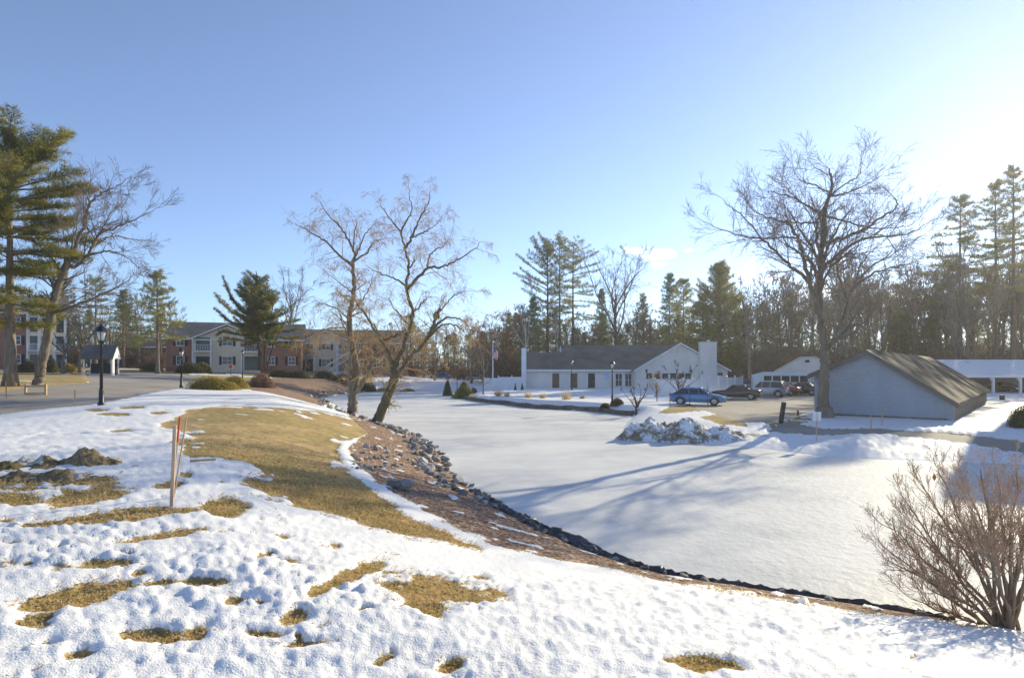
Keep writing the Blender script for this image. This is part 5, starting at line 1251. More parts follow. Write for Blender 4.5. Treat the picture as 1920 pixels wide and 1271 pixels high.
# stakes
def post(nm, label, p0, p1, r, mat, cat='stake', tip=None, k=6, group=None):
    t = MB(); p0 = np.array(p0, float); p1 = np.array(p1, float)
    if tip:
        o = thing(nm, label, cat, p0, 0, group); q = p0+(p1-p0)*.72
        t.tube([np.zeros(3), q-p0], [r, r], k); t.obj('shaft', M[mat], o); t = MB(); t.tube([q-p0+(p1-q)*.002, p1-p0], [r*1.06, r*.9], k); t.obj('tip', M[tip], o); return o
    t.tube([np.zeros(3), p1-p0], [r, r*.97], k); o = t.obj(nm, M[mat], None, False, p0); return tag(o, label, cat, group)
b = at(321, 8.1); b = (b[0], b[1], b[2]-.1)
def top(px, py, Y): return P(px, py, Y)
m = MB(); d = top(328, 797, 8.15)-np.array(b); M3 = Matrix.Rotation(.2, 4, 'Z')
ln = np.linalg.norm(d); rot = Vector((0, 0, 1)).rotation_difference(Vector(d)).to_matrix().to_4x4() @ M3
m.box(-.021, .021, -.016, .016, 0, ln, rot); m.rbox((0, 0, 0), (.03, .03, .03)); o = m.obj('wooden_stake', M['wood_grey'], None, False, b); tag(o, 'thick weathered wooden stake standing in snow, front of the cluster of three', 'stake')
c = at(323.5, 8.5); post('marker_stake', 'thin stake with a red painted tip behind the thick wooden stake', (c[0]-.02, c[1], c[2]-.1), top(337, 781, 8.6), .014, 'wood_grey', 'stake', 'redpaint')
c = at(326, 8.45); post('thin_stake', 'thin bare lath leaning right beside the thick wooden stake', (c[0]-.03, c[1], c[2]-.1), top(350, 783, 8.9), .011, 'wood', 'stake')
c = at(378, 11.5); o = post('lath', 'short loose wooden lath lying on the thawed grass near the stakes', (c[0]-.22, c[1], c[2]+.09), (c[0]+.22, c[1]+.1, c[2]+.1), .02, 'wood', 'lath', None, 4)
for px, y0, y1, Y, lb in ((12, 738, 715, 31.5, 'pale marker stake at the left edge beside the big pine trunk'), (141, 758, 731, 26.5, 'pale marker stake beside the road, left of the nearest lamp post')):
    c = at(px, Y); post('marker_stake', lb, (c[0], c[1], c[2]-.1), top(px-1, y1, Y), .035, 'wood', 'stake', None, 4)
for px, y1, Y, lb in ((1633, 776, 29.8, 'wooden stake left of its twin in front of the blue shed'), (1654, 770, 30.6, 'wooden stake right of its twin in front of the blue shed')):
    c = at(px, Y); post('marker_stake', lb, (c[0], c[1], c[2]-.1), top(px, y1, Y), .03, 'wood', 'stake', None, 4)
for px, y1, Y, lb in ((1256, 735, 46, 'thin dark post on the lawn left of the small ornamental tree'), (1293, 730, 47, 'thin dark post in front of the blue car'), (1327, 724, 46.5, 'thin dark post by the front wheel of the blue car')):
    c = at(px, Y); post('thin_post', lb, (c[0], c[1], c[2]-.1), top(px, y1, Y), .022, 'black_iron', 'post', None, 6)
# leaning bollard and stub
c = at(1463, 33.6); post('bollard', 'dark leaning bollard at the corner of the parking lot', (c[0], c[1], c[2]-.2), top(1470, 754, 33.6), .13, 'black_iron', 'bollard', None, 10)
c = at(1496, 38); post('short_post', 'short black post on the snow island left of the great bare tree', (c[0], c[1], c[2]-.1), top(1496, 769, 38), .06, 'black_iron', 'post', None, 8)
c = at(1879, 58); post('bollard', 'dark squat post in the snow before the carport', (c[0], c[1], c[2]-.2), top(1879, 741, 58), .22, 'black_iron', 'bollard', None, 10)

# small white sign on a post, bank of the pond
c = at(1531, 27.6); t = thing('small_sign', 'small blank white double-panel sign on a thin post on the snowy bank', 'sign', c); hs = top(1531, 772, 27.6)[2]-c[2]
m = MB(); m.box(-.02, .02, -.02, .02, -.2, hs-.02); m.obj('post', M['wood_grey'], t)
for s in (-1, 1): m = MB(); m.box(s*.10-.085, s*.10+.085, -.05, -.021, hs-.4, hs); m.obj('panel', M['white'], t)
# red octagonal sign by the cream apartments
c = at(433, 86); t = thing('red_sign', 'small red octagonal road sign in front of the cream apartment building', 'sign', c)
zs = zz_(687, 86)-c[2]; m = MB(); m.box(-.04, .04, -.03, .03, -.2, zs+.3); m.obj('post', M['black_iron'], t)
m = MB(); m.prism([(.38*math.cos(math.pi/8+i*math.pi/4), zs+.38*math.sin(math.pi/8+i*math.pi/4)) for i in range(8)], .03, 'y', -.09); m.obj('rim', M['white'], t)
m = MB(); m.prism([(.33*math.cos(math.pi/8+i*math.pi/4), zs+.33*math.sin(math.pi/8+i*math.pi/4)) for i in range(8)], .02, 'y', -.112); m.obj('plate', M['redpaint'], t)
# raw wood barrier at the foot of the leaning bare tree
c = at(67, 33.5); t = thing('wooden_barrier', 'low raw-timber barrier frame at the foot of the leaning bare tree', 'barrier', c, .15)
for x in (-.5, .5): m = MB(); m.box(x-.05, x+.05, -.05, .05, -.25, .52); m.obj('upright', M['wood'], t)
m = MB(); m.box(-.448, .448, -.03, .03, .36, .48); m.obj('rail', M['wood'], t); m = MB(); m.box(-.448, .448, -.03, .03, -.02, .06); m.obj('rail', M['wood'], t)

# ---------------------------------------------------------------- cars
def loft(mb, st):
    """stations (x, half width, z list low->high with y factors)"""
    n = len(st[0]); V = np.array(st); k = n; m = len(st)
    mb.add(V.reshape(-1, 3), [(i*k+j, i*k+(j+1) % k, (i+1)*k+(j+1) % k, (i+1)*k+j) for i in range(m-1) for j in range(k)])
    mb.ng.append([mb.n-m*k+q for q in range(k)][::-1]); mb.ng.append([mb.n-k+q for q in range(k)])
def ring(x, w, zb, zt, sh=.1):
    h = zt-zb
    half = [(w*.86, zb), (w*.97, zb+h*.18), (w, zb+h*.45), (w*.985, zb+h*.75), (w*.93, zt-.02), (w*.80, zt+.015)]
    return [(x, y, z) for y, z in half]+[(x, -y, z) for y, z in half[::-1]]
def car(label, loc, rz, col, L=4.5, W=1.78, Hh=1.45, belt=.92, hood=.86, deck=.95, ws=(.95, .25), rw=(-1.35, -1.95), group='cars in the parking lot', kind='sedan', name='car', gl=None):
    """x forward; ws/rw: windscreen foot and top, rear window top and foot (x from the centre)"""
    t = thing(name, label, 'car', loc, rz, group); a = L/2; w = W/2; zb = .24
    m = MB(); xs = [-a, -a+.06, -a+.25, rw[1], -.4, ws[0], a-.75, a-.25, a-.06, a]
    tops = [deck-.22, deck-.06, deck, deck+.01 if kind == 'sedan' else belt+.02, belt, belt-.01, hood-.02, hood-.12, hood-.24, hood-.34]
    ws_ = [w*.84, w*.9, w*.96, w, w, w, w*.98, w*.93, w*.85, w*.74]
    loft(m, [ring(x, y, zb+(.1 if abs(x) > a-.1 else 0), z) for x, y, z in zip(xs, ws_, tops)]); pm_ = paint('car_paint', col)
    m.obj('body', pm_, t, True)
    # greenhouse: glass volume, then roof and pillars in body colour
    def cab(x, z, y): return [(x, y, z), (x, -y, z)]
    bt = belt-.03; rt = Hh-.07; yb = w*.93; yt = w*.70
    m = MB(); V = [(ws[0], yb, bt), (ws[0], -yb, bt), (rw[1], -yb, bt), (rw[1], yb, bt), (ws[1], yt, rt), (ws[1], -yt, rt), (rw[0], -yt, rt), (rw[0], yt, rt)]
    m.add(V, [(0, 1, 2, 3), (0, 4, 5, 1), (1, 5, 6, 2), (2, 6, 7, 3), (3, 7, 4, 0), (7, 6, 5, 4)]); m.obj('window', M['carglass'], t)
    m = MB(); loft(m, [[(x, y, z) for y, z in ((yt*f, rt-.03), (yt*f*1.02, rt+.02), (yt*f*.8, Hh*k_), (-yt*f*.8, Hh*k_), (-yt*f*1.02, rt+.02), (-yt*f, rt-.03))] for x, f, k_ in ((ws[1]+.12, .98, .975), (ws[1]-.1, 1.02, .995), ((ws[1]+rw[0])/2, 1.03, 1.0), (rw[0]+.1, 1.02, .99), (rw[0]-.1, .97, .968))]); m.obj('roof', pm_, t, True)
    m = MB()
    for s in (-1, 1):
        for (x0, x1) in ((ws[0]-.02, ws[1]), (rw[1]+.02, rw[0])): m = MB(); m.tube([(x0, s*yb*1.005, bt), (x1, s*yt*1.01, rt)], [.05, .045], 6); m.obj('pillar', pm_, t, True)
        for fx in (.12, -.62) if kind != 'suv' else (.15, -.7):
            xb = fx; m = MB(); m.tube([(xb, s*yb*1.0, bt), (xb-.06, s*yt*1.0, rt)], [.04, .035], 6); m.obj('pillar', pm_, t, True)
    r = .33 if kind != 'suv' else .36
    for x in (a-.85, -a+.82):
        for s in (-1, 1):
            m = MB(); c_ = (x, s*(w-.10), r)
            n = 18; ringp = lambda rr, yy: [(x+rr*math.cos(q*2*math.pi/n), yy, r+rr*math.sin(q*2*math.pi/n)) for q in range(n)]
            y0, y1 = s*(w-.2), s*(w+.015)
            V = ringp(r-.02, y0)+ringp(r, y0+s*.02)+ringp(r, y1-s*.02)+ringp(r-.03, y1)+ringp(r*.64, y1)+ringp(r*.62, y1-s*.03)
            m.add(V, [(j*n+q, j*n+(q+1) % n, (j+1)*n+(q+1) % n, (j+1)*n+q) for j in range(5) for q in range(n)]); wh = m.obj('wheel', M['tyre'], t, True)
            m = MB(); yr = y1-s*.025
            m.add([(x, yr+s*.01, r)]+ringp(r*.63, yr-s*.004), [(0, 1+q, 1+(q+1) % n) for q in range(n)]); 
            for q in range(5): an = q*2*math.pi/5; m.rbox((x+.5*r*.6*math.cos(an), yr+s*.012, r+.5*r*.6*math.sin(an)), (r*.55, .012, .05), 0, -an)
            m.obj('rim', M['rim'], wh)
            m = MB(); arch = [(x+(r+.07)*math.cos(q*math.pi/12), s*(w+.004), r+(r+.07)*math.sin(q*math.pi/12)) for q in range(13)]; m.tube(arch, [.028]*13, 5); m.obj('wheel_arch', M['tyre'], t)
    for s in (-1, 1):
        m = MB(); m.rbox((a-.16, s*w*.68, hood-.2), (.22, .36, .14), s*-.35); m.obj('headlight', M['headlight'], t)
        m = MB(); m.rbox((-a+.05, s*w*.72, deck-.14 if kind != 'suv' else deck+.0), (.12, .34, .17 if kind != 'suv' else .34), s*.25); m.obj('taillight', M['taillight'], t)
        m = MB(); m.rbox((ws[0]-.2, s*(w+.09), belt+.05), (.12, .2, .13)); m.obj('mirror', pm_, t)
    m = MB(); m.rbox((-a-.005, 0, deck-.32), (.02, .5, .14)); m.obj('number_plate', M['plate'], t)
    m = MB(); m.rbox((-a+.04, 0, .38), (.12, W*.86, .14)); m.obj('bumper', M['tyre'], t); m = MB(); m.rbox((a-.03, 0, .36), (.1, W*.72, .16)); m.obj('bumper', M['tyre'], t)
    m = MB(); m.rbox((a-.02, 0, .56), (.06, .9, .16)); m.obj('grille', M['black_iron'], t)
    return t
def lotpt(px, Y): b = at(px, Y); return (b[0], b[1], float(H(b[0], b[1]))-.03)
def hd(fx, fy): return math.atan2(fy, fx)
car('bright blue hatchback parked beyond the snow pile, nose to the right', lotpt(1309, 50), hd(.93, -.38), (.10, .29, .58), 4.3, 1.76, 1.44, .92, .88, .98, (1.05, .25), (-1.25, -1.98), kind='hatch')
car('dark maroon sedan parked right of the blue car', lotpt(1379, 59.5), hd(-.86, .5), (.045, .018, .02), 4.7, 1.8, 1.42, .9, .86, .96, (.85, .15), (-.95, -1.6))
car('white sport utility car parked right of the maroon sedan', lotpt(1434, 65), hd(-.82, .57), (.62, .63, .64), 4.6, 1.86, 1.7, 1.02, 1.02, 1.08, (1.0, .35), (-1.75, -2.15), kind='suv')
car('red car with only its tail showing past the white car', lotpt(1461, 69), hd(-.75, .66), (.32, .03, .03), 4.5, 1.78, 1.45, .92, .88, .96, (.85, .15), (-1.0, -1.65))
car('dark grey car parked nearest the great bare tree trunk', lotpt(1502, 70), hd(-.7, .71), (.05, .055, .06), 4.6, 1.8, 1.45, .92, .88, .96, (.85, .15), (-1.0, -1.65))
car('slate blue car seen over the white fence behind the sedan', lotpt(1402, 84), hd(-.9, .43), (.10, .14, .22), 4.6, 1.8, 1.5, .95, .9, 1.0, (.9, .2), (-1.5, -2.0), kind='hatch')
car('dark car parked inside the snowy-roofed carport', (gx(1889, 79.5), 79.5, .42), hd(.1, -1), (.03, .032, .036), 4.5, 1.78, 1.45, .92, .88, .96, (.85, .15), (-1.0, -1.65), group=None)
car('distant blue car beyond the far end of the pond, behind the golden hedge', (gx(826, 128), 128, float(H(gx(826, 128), 128))), hd(-1, .1), (.04, .12, .4), 4.5, 1.78, 1.45, .92, .88, .96, (.85, .15), (-1.0, -1.65), group='cars far beyond the pond')
car('distant pale car left of the flagpole beyond the pond', (gx(872, 132), 132, float(H(gx(872, 132), 132))), hd(1, .2), (.5, .52, .55), 4.5, 1.78, 1.45, .92, .88, .96, (.85, .15), (-1.0, -1.65), group='cars far beyond the pond')
car('distant silver car nearest the lamp at the end of the pond', (gx(893, 130), 130, float(H(gx(893, 130), 130))), hd(1, 0), (.35, .38, .42), 4.5, 1.78, 1.45, .92, .88, .96, (.85, .15), (-1.0, -1.65), group='cars far beyond the pond')
# white minibus
b = lotpt(1462, 74); t = thing('minibus', 'white minibus with dark windows parked behind the row of cars', 'bus', b, hd(-.97, .24))
m = MB(); loft(m, [[(x, y*s, z) for y, z, s in ((1.0, .35, f), (1.08, .8, f), (1.08, 1.6, f), (1.02, 2.3, f), (.8, zt, f))]+[(x, -y*s, z) for y, z, s in ((.8, zt, f), (1.02, 2.3, f), (1.08, 1.6, f), (1.08, .8, f), (1.0, .35, f))] for x, zt, f in ((-3.2, 2.5, .95), (-3.1, 2.62, 1), (2.0, 2.62, 1), (2.5, 2.45, .98), (3.1, 1.7, .9)) if True]); m.obj('body', paint('bus_paint', (.7, .7, .7)), t, False)
for s in (-1, 1):
    for i in range(5): m = MB(); m.box(-2.9+i*1.0, -2.05+i*1.0, *sorted((s*1.075, s*1.10)), 1.4, 2.15); m.obj('window', M['carglass'], t)
    for x in (-2.1, 2.1):
        m = MB(); n = 16; V = [(x+.4*math.cos(q*2*math.pi/n), s*yy, .4+.4*math.sin(q*2*math.pi/n)) for yy in (.85, 1.1) for q in range(n)]; m.add(V, [(q, (q+1) % n, n+(q+1) % n, n+q) for q in range(n)]); m.ng += [list(range(m.n-n, m.n)), list(range(m.n-2*n, m.n-n))]; m.obj('wheel', M['tyre'], t)
m = MB(); m.rbox((-3.21, 0, 1.75), (.03, 1.5, .7)); m.obj('rear_window', M['carglass'], t)

# ---------------------------------------------------------------- shrubs
def shrub(label, px, Y, w, d, h, mat, seed, n=2500, leaf=.09, name='shrub', lump=.12, cone=0, group=None, cat='bush', rz=0, sink=.05):
    b = at(px, Y); t = thing(name, label, cat, (b[0], b[1], b[2]-sink), rz, group); r = np.random.default_rng(seed)
    k = r.normal(size=(7, 3)); ph = r.random(7)*6
    def sh(v):
        l = 1+lump*sum(np.sin((v*k[i]*2.2).sum(-1)+ph[i]) for i in range(7))[:, None]/2.6
        zf = np.clip((v[:, 2:3]+.1)/1.0, 0, 1); taper = 1-cone*zf**.8
        return v*l*np.array([w/2, d/2, 0])*np.where(cone > 0, taper/np.sqrt(np.clip(1-zf**2, .15, 1))*np.sqrt(np.clip(1-zf**2, 0, 1)) if False else 1, 1)*(taper if cone else 1)+v*l*np.array([0, 0, h])
    leafball('foliage', M[mat], t, sh, n, leaf, r)
    m = MB(); n2 = 26; D = nrm(r.normal(size=(n2, 3))*np.array([1, 1, .3])+np.array([0, 0, .8])); p0 = r.normal(size=(n2, 3))*np.array([w*.08, d*.08, 0])
    p1 = sh(D)*.82; m.segs(p0, p1, np.full(n2, .03), np.full(n2, .012), 4)
    # dense inner twigs keep the shrub from being see-through
    m2 = nrm(r.normal(size=(n//6, 3))); m2[:, 2] = np.abs(m2[:, 2]); q0 = sh(m2)*.25; q1 = sh(nrm(m2+.3*r.normal(size=m2.shape)*np.array([1, 1, .5])))*.78; m.segs(q0, q1, np.full(len(q0), .016), np.full(len(q0), .01), 3)
    m.obj('stems', M['twig'], t); return t
shrub('broad yellow-green clipped hedge mound right of the second lamp post', 398, 45, 3.7, 2.6, 1.12, 'goldhedge', 201, 6000, .075, 'hedge')
shrub('golden clipped hedge mound behind the broad yellow-green one', 443, 49, 2.6, 2.4, 1.25, 'goldhedge', 202, 4500, .075, 'hedge')
shrub('round red-brown leafless clipped shrub at the head of the mulch slope', 491, 58, 2.6, 2.4, 1.55, 'brownhedge', 203, 4500, .08)
shrub('tall dark rhododendron in front of the left brick wing', 355, 88, 4.5, 2, 1.6, 'box', 204, 2500, .16)
shrub('leafy rhododendron below the left cream balcony', 378, 90, 3.2, 2, 1.9, 'yew', 205, 2200, .16)
shrub('dark low evergreen beside the brown brick block', 285, 92, 3.6, 2, 1.3, 'box', 206, 2000, .15)
shrub('dark clipped hedge under the brick wing right of the red-brown shrub', 525, 92, 4.0, 1.8, 1.3, 'box', 207, 2600, .13, 'hedge')
shrub('second dark clipped hedge under the right brick wing', 558, 93, 4.0, 1.8, 1.25, 'box', 208, 2600, .13, 'hedge')
shrub('dark hedge left of the stair of the second building', 610, 96, 3.6, 1.8, 1.5, 'box', 209, 2600, .13, 'hedge')
shrub('dark hedge behind the trunks of the upright willow', 640, 95, 3.8, 1.8, 1.55, 'box', 210, 2600, .13, 'hedge')
shrub('dark rounded hedge between the two willows', 690, 96, 3.0, 1.8, 1.7, 'box', 211, 2400, .13, 'hedge')
shrub('amber clipped hedge between the willow trunks', 716, 98, 2.4, 1.6, 1.3, 'goldhedge', 212, 2200, .12, 'hedge')
shrub('amber clipped hedge right of the leaning willow trunk', 762, 98, 3.0, 1.8, 1.3, 'goldhedge', 213, 2400, .12, 'hedge')
shrub('tall dark yew ball against the left brick apartments', 48, 72, 2.2, 2, 2.0, 'box', 214, 2200, .12)
shrub('dark rounded yew between the leaning tree and the brick apartments', 95, 73, 1.7, 1.7, 1.9, 'box', 215, 2000, .12)
shrub('small yellow-green bush left of the shelter', 128, 76, 2.0, 1.6, 1.5, 'goldhedge', 216, 1500, .12)
shrub('large conical yew with broken outline at the corner of the pond', 868, 74.5, 3.5, 3.2, 2.7, 'yew', 217, 9000, .10, 'conical_bush', .2, .78)
shrub('blue-green young spruce behind the conical yew', 840, 82, 1.9, 1.9, 3.2, 'pine_blue', 218, 4500, .12, 'spruce', .12, .8)
shrub('bronze feathery bush right of the conical yew', 888, 84, 1.4, 1.3, 1.3, 'brownhedge', 219, 1200, .1)
shrub('tiny dark cone evergreen left of its twin before the white fence', 966, 84, .55, .55, 1.25, 'box', 220, 900, .07, 'cone_evergreen', .04, .85)
shrub('tiny dark cone evergreen right of its twin before the white fence', 979, 84.5, .62, .6, 1.3, 'box', 221, 900, .07, 'cone_evergreen', .04, .85)
shrub('round clipped boxwood left of its twin at the foot of the lamp post', 1135, 50, 1.05, 1.0, .62, 'box', 222, 2600, .05, 'boxwood', .08)
shrub('round clipped boxwood right of its twin at the foot of the lamp post', 1157, 49.5, 1.1, 1.05, .7, 'box', 223, 2600, .05, 'boxwood', .08)
shrub('dark dense evergreen globe at the right edge beyond the path', 1921, 29.5, 1.5, 1.5, 1.35, 'box', 224, 4000, .06, 'globe_evergreen', .08)
shrub('low brown bush below the flagpole beyond the fence', 925, 100, 2.2, 1.6, 1.2, 'brownhedge', 225, 1200, .12)
GT = 'dry ornamental grass tufts on the snowy lawn'
for i, (px, Y, w, lb) in enumerate(((886, 70, .5, 'small dry grass tuft under the conical yew'), (934, 66, .75, 'largest dry grass tuft on the lawn right of the conical yew'), (950, 66, .5, 'faint dry grass tuft right of the largest tuft'), (992, 62, .6, 'dry grass tuft near the middle of the retaining wall'), (1017, 61.5, .45, 'thin dry grass tuft in the middle of the lawn edge'), (1062, 58, .7, 'straggly dry grass tuft left of the boxwoods'), (1092, 62, .35, 'lone thin dry stalk clump behind the straggly tuft'))):
    b = at(px, Y); r = np.random.default_rng(300+i); m = MB(); n = 170; a = r.random(n)*6.28; q = r.random(n)**.5*w*.35
    p = np.stack([np.cos(a)*q, np.sin(a)*q, np.zeros(n)], 1); blades(m, p, nrm(np.stack([np.cos(a)*.5, np.sin(a)*.5, np.ones(n)], 1)), 1, w*.9, .03, .2, .2, r)
    tag(m.obj('grass_tuft', M['brownhedge' if i == 1 else 'straw'], None, False, b), lb, 'grass tuft', GT)

# big bare shrub, right foreground
R8 = np.random.default_rng(18); Yb = 8.1; b = at(1893, Yb); bb = np.array([b[0], b[1], max(b[2], .05)-.06])
t = thing('bare_shrub', 'large bare many-stemmed brown shrub in the right foreground at the edge of the ice', 'bush', bb)
tips = [(1668,1030,-.3),(1652,960,.3),(1690,905,-.5),(1655,1000,.6),(1722,880,.4),(1760,862,-.2),(1800,868,.7),(1838,858,-.6),(1870,868,.3),(1905,862,-.4),(1940,870,.5),(1990,880,-.3),(2040,910,.4),(2080,960,-.2),(1708,1100,.5),(1740,1080,-.5),(1780,900,-.9),(1850,900,1.0),(1700,950,1.0),(1930,920,-1.0),(2000,930,1.1),(1820,930,-1.3)]
lm = []
for i, (px, py, dd) in enumerate(tips):
    e = P(px, py+22, Yb+dd)-bb; s0 = np.array([R8.normal()*.14, R8.normal()*.12, 0]); c1 = s0+(e-s0)*.5+np.array([(e[0])*-.06, 0, .02+.03*R8.normal()])+R8.normal(size=3)*.06
    u = np.linspace(0, 1, 9)[:, None]; pl = (1-u)**2*s0+2*u*(1-u)*c1+u*u*e; pl[1:-1] += R8.normal(size=(7, 3))*.018
    lm.append((pl, np.linspace(.023+.008*R8.random(), .005, 9)))
m = MB()
for pl, rd in lm: m.tube(pl, rd, 6, .05)
m.obj('stems', M['bark'], t, True); m = MB(); A_ = [along(pl, rd, 19, .35, 34, .55, .6, .22, R8) for pl, rd in lm]
Pq, D, L_, R_ = [np.concatenate(q) for q in zip(*A_)]; R_ = np.clip(R_, .004, .012)
grow(m, Pq, D, L_, R_, [dict(seg=5, wob=.14, up=.12, n=6, ang=36, lr=.55, rr=.7, k=4, tip=.5), dict(seg=4, wob=.16, up=.12, n=4, ang=36, lr=.55, rr=.75), dict(seg=3, wob=.15, up=.1)], R8, .002)
m.obj('twigs', simple('shrub_twigs', (.54, .38, .26), (.32, .22, .15), 3, .8, .2), t)
m = MB(); q = P(1752, 895, Yb)-bb; m.add(q+np.array([(0, 0, -.05), (.03, 0, 0), (0, .01, .06), (-.03, 0, 0)]), [(0, 1, 2, 3)]); m.obj('dry_leaf', M['oakleaf'], t)

# ---------------------------------------------------------------- earth heap, snow piles, stones, grass
def heap(name, label, cat, c, rx, ry, h, rot, mat, seed, n=90, rough=.35, f=1.2, pk=1.4, lift=0, peaks=None):
    r = np.random.default_rng(seed); u = np.linspace(-1.15, 1.15, n); U, V_ = np.meshgrid(u, u); R = np.hypot(U, V_)
    ca, sa = math.cos(rot), math.sin(rot); X_ = c[0]+(U*rx*ca-V_*ry*sa); Y_ = c[1]+(U*rx*sa+V_*ry*ca)
    g = fbm(X_*f+seed, Y_*f, 5, .55); env = np.clip(1-R**pk, -.3, 1)
    if peaks: env = np.maximum.reduce([a*np.exp(-((U-p)/s1)**2-((V_-q)/s2)**2) for p, q, s1, s2, a in peaks])-.10-.25*sstep(.85, 1.1, R)
    Z_ = H(X_, Y_)+h*(env*(1+rough*g*1.3)+rough*.8*g*sstep(0, .4, env)+.25*rough*fbm(X_*f*4, Y_*f*4, 3)*sstep(0, .3, env))-.04+lift
    m = MB(); i = (np.arange(n-1)[:, None]*n+np.arange(n-1)[None]).ravel(); m.add(np.stack([X_-c[0], Y_-c[1], Z_], -1).reshape(-1, 3), np.stack([i, i+1, i+n+1, i+n], 1))
    return tag(m.obj(name, M[mat], None, True, (c[0], c[1], 0)), label, cat)
hc = at(95, 10.3)
heap('dirt_heap', 'heap of dug brown earth and dead turf with icy slabs on the knoll', 'dirt heap', hc, 2.0, 1.5, .30, .1, 'earth', 3, 170, .5, 2.6, 1.4, 0, [(.12, .42, .3, .26, 1.0), (-.25, .25, .4, .3, .75), (.2, -.42, .5, .3, .55), (-.6, 0, .5, .4, .7), (.55, .3, .5, .2, .35), (-.5, -.5, .5, .3, .35), (.6, -.1, .3, .25, .3)])
pc = (8.6, 30.2)
heap('snow_pile', 'ploughed dirty snow pile at the edge of the parking lot above the ice', 'snow pile', pc, 4.4, 2.6, 1.3, -.22, 'dirty_snow', 9, 190, .28, 1.1, 2.0, 0, [(-.45, .05, .4, .5, .95), (-.05, 0, .35, .45, .85), (.3, -.1, .4, .4, .55), (.7, 0, .4, .4, .25), (-.8, 0, .25, .4, .4)])
# stones
SM = []
for s in range(7):
    r = np.random.default_rng(400+s); bm = bmesh.new(); bmesh.ops.create_icosphere(bm, subdivisions=2, radius=1)
    cut = [(nrm(r.normal(size=3)), .5+.28*r.random()) for _ in range(11)]
    for v in bm.verts:
        p = np.array(v.co)
        for nn, dd in cut:
            e = p @ nn-dd
            if e > 0: p = p-nn*e
        v.co = p*np.array([1, .78, .62])+r.normal(size=3)*.035
    me = bpy.data.meshes.new('stone'); bm.to_mesh(me); bm.free(); me.materials.append(M['stone' if s < 5 else 'stone_dark']); SM.append(me)
R9 = np.random.default_rng(19)
def stones(name, label, group, pts, smin, smax, sel):
    for x, y in pts:
        o = bpy.data.objects.new(name, SM[sel[R9.integers(len(sel))]]); C.objects.link(o); s = smin+(smax-smin)*R9.random()**1.6
        o.location = (x, y, max(float(H(x, y)), -.02)+s*.18); o.scale = (s, s*(.7+.5*R9.random()), s*(.6+.5*R9.random())); o.rotation_euler = (R9.normal()*.4, R9.normal()*.4, R9.random()*6.28); tag(o, label, 'rock', group)
def shore_pts(poly, n, off0, off1, pw=1):
    poly = np.array(poly, float); seg = np.linalg.norm(np.diff(poly, axis=0), axis=1); cum = np.append(0, np.cumsum(seg)); out = []
    for i in range(n):
        s = R9.random()*cum[-1]; k = min(len(seg)-1, int(np.searchsorted(cum, s, 'right')-1)); f = (s-cum[k])/seg[k]; p = poly[k]*(1-f)+poly[k+1]*f; d = (poly[k+1]-poly[k])/seg[k]; nn = np.array([-d[1], d[0]])
        out.append(p+nn*(off0+(off1-off0)*R9.random()**pw))
    return out
S1 = [(-.6, 15.8), (-.89, 16.9), (-1.95, 20.3), (-3, 25.5), (-4.7, 31.5), (-8.2, 39.2)]
stones('riprap_stone', 'broken grey stone in the riprap band where the mulch bank meets the ice', 'riprap stones along the mulch bank', shore_pts(S1, 210, -.15, 1.35, 1.2), .09, .28, [0, 1, 2, 3, 4, 0, 1, 6])
# the patch of smaller stones on the slope beside the snow strip
pp = []
for _ in range(70):
    q = hit(R9.uniform(655, 800), R9.uniform(838, 885)); pp.append((q[0], q[1]))
stones('cobble', 'grey cobble in the loose patch on the slope above the riprap', 'cobbles on the mulch slope', pp, .07, .17, [0, 1, 2, 3])
S2 = [(6.5, 8.4), (5.1, 9.2), (2.57, 10.5), (1.45, 11.9), (.48, 13.7), (-.6, 15.8)]
stones('edge_stone', 'dark flat stone in the line along the near edge of the ice', 'edging stones along the near shore', shore_pts(S2, 95, -.1, .3), .04, .13, [5, 2, 3, 6, 0])
S3 = [(-8.2, 39.2), (-13.2, 48.8), (-18.3, 62.6), (-23.4, 74), (-24.3, 82), (-23, 89), (-22.7, 100)]
stones('bank_stone', 'grey stone on the far rocky bank behind the willows', 'stones on the far bank', shore_pts(S3, 110, -.2, 2.2), .15, .36, [0, 1, 2, 3, 4])
q = hit(757, 917); o = bpy.data.objects.new('boulder', SM[0]); C.objects.link(o); o.location = (q[0], q[1], q[2]+.1); o.scale = (.3, .24, .24); tag(o, 'grey boulder half buried in the mulch beside the snow strip, right of its partner', 'rock')
q = hit(742, 915); o = bpy.data.objects.new('boulder', SM[3]); C.objects.link(o); o.location = (q[0], q[1], q[2]+.08); o.scale = (.26, .2, .2); o.rotation_euler = (0, .2, 1); tag(o, 'blue-grey boulder beside the snow strip, left of its partner', 'rock')
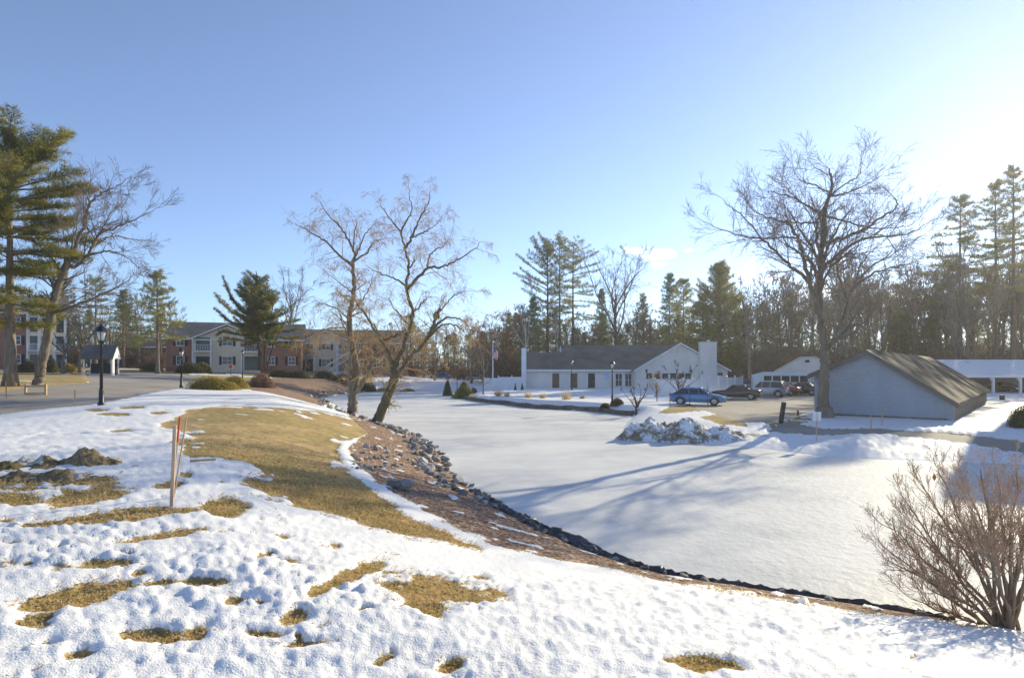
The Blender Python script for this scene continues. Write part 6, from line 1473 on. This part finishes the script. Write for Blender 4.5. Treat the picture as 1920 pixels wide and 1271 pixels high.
# black liner edge along the shore
LN = polyline_smooth([(-.75, 16.3), (-.1, 14.9), (.48, 13.7), (1.45, 11.9), (2.4, 10.7), (3.2, 10.15), (4.2, 9.66), (5.1, 9.2), (6.2, 8.55)], 14); m = MB()
_L = np.array(LN); _T = np.gradient(_L, axis=0); _T /= np.linalg.norm(_T, axis=1)[:, None]; _N = np.stack([-_T[:, 1], _T[:, 0]], 1)*-1
V = []; nc = 9; rl = np.random.default_rng(44)
for i in range(len(_L)):
    tp_ = 1-.62*min(1, max(0, (i-44)/30)); wv = (.34+.1*math.sin(i*.37)+.05*rl.normal())*tp_*(1 if tp_ > .9 else .75+.5*math.sin(i*.8+2*math.sin(i*.31)))
    for c in range(nc):
        q = c/(nc-1); p = _L[i]-_N[i]*(-.14+wv*q)
        fold = .075*math.sin(q*9+1.4*math.sin(i*.23))*math.sin(q*math.pi)+.035*rl.normal()*math.sin(q*math.pi)
        V.append((p[0], p[1], max(float(H(p[0], p[1])), 0)+((.05+fold)*(.35+.65*tp_) if 0 < c < nc-1 else -.06)))
m.add(V, [(i*nc+c, i*nc+c+1, (i+1)*nc+c+1, (i+1)*nc+c) for i in range(len(_L)-1) for c in range(nc-1)])
tag(m.obj('pond_liner', M['liner'], None, True), 'crumpled black liner edge running along the near shore of the pond', 'pond liner')

# dead grass blades showing through the thawed patches
r = np.random.default_rng(500); n = 420000
a = r.uniform(-.86, .75, n); rr = np.exp(math.log(3.6)+math.log(19/3.6)*r.random(n)**1.35); x = rr*np.sin(a); y = rr*np.cos(a)
gz, s_f, mu = ground_z(x, y); k = ((s_f < .45) | ((s_f < .9) & (r.random(n) < .12))) & (r.random(n) < np.clip((19-rr)/11, .05, 1)) & (mu == 0) & (pond_sd(x, y) > .8)
x, y, gz = x[k], y[k], gz[k]; rr = rr[k]; m = MB()
L_ = .05; n = len(x); p = np.stack([x, y, gz-.006], 1); d = nrm(np.stack([r.normal(size=n)*.9, r.normal(size=n)*.9, np.full(n, .75)], 1)); q = nrm(np.cross(d, r.normal(size=(n, 3)))); l = (L_*(.5+r.random(n))*np.clip(rr/7, .8, 1.6))[:, None]; w_ = (.0035*np.clip(rr/5, 1, 3.5))[:, None]
bend = np.array([0, 0, -.25]); V = np.stack([p-q*w_, p+q*w_, p+d*l*.6+q*w_*.7, p+(d+bend)*l], 1).reshape(-1, 3); i = np.arange(n)[:, None]*4
m.add(V, np.concatenate([i, i+1, i+2, i+3], 1)); tag(m.obj('grass', M['straw']), 'short dead straw grass in the thawed patches of the lawn', 'grass', kind='stuff')
print('grass blades', n)
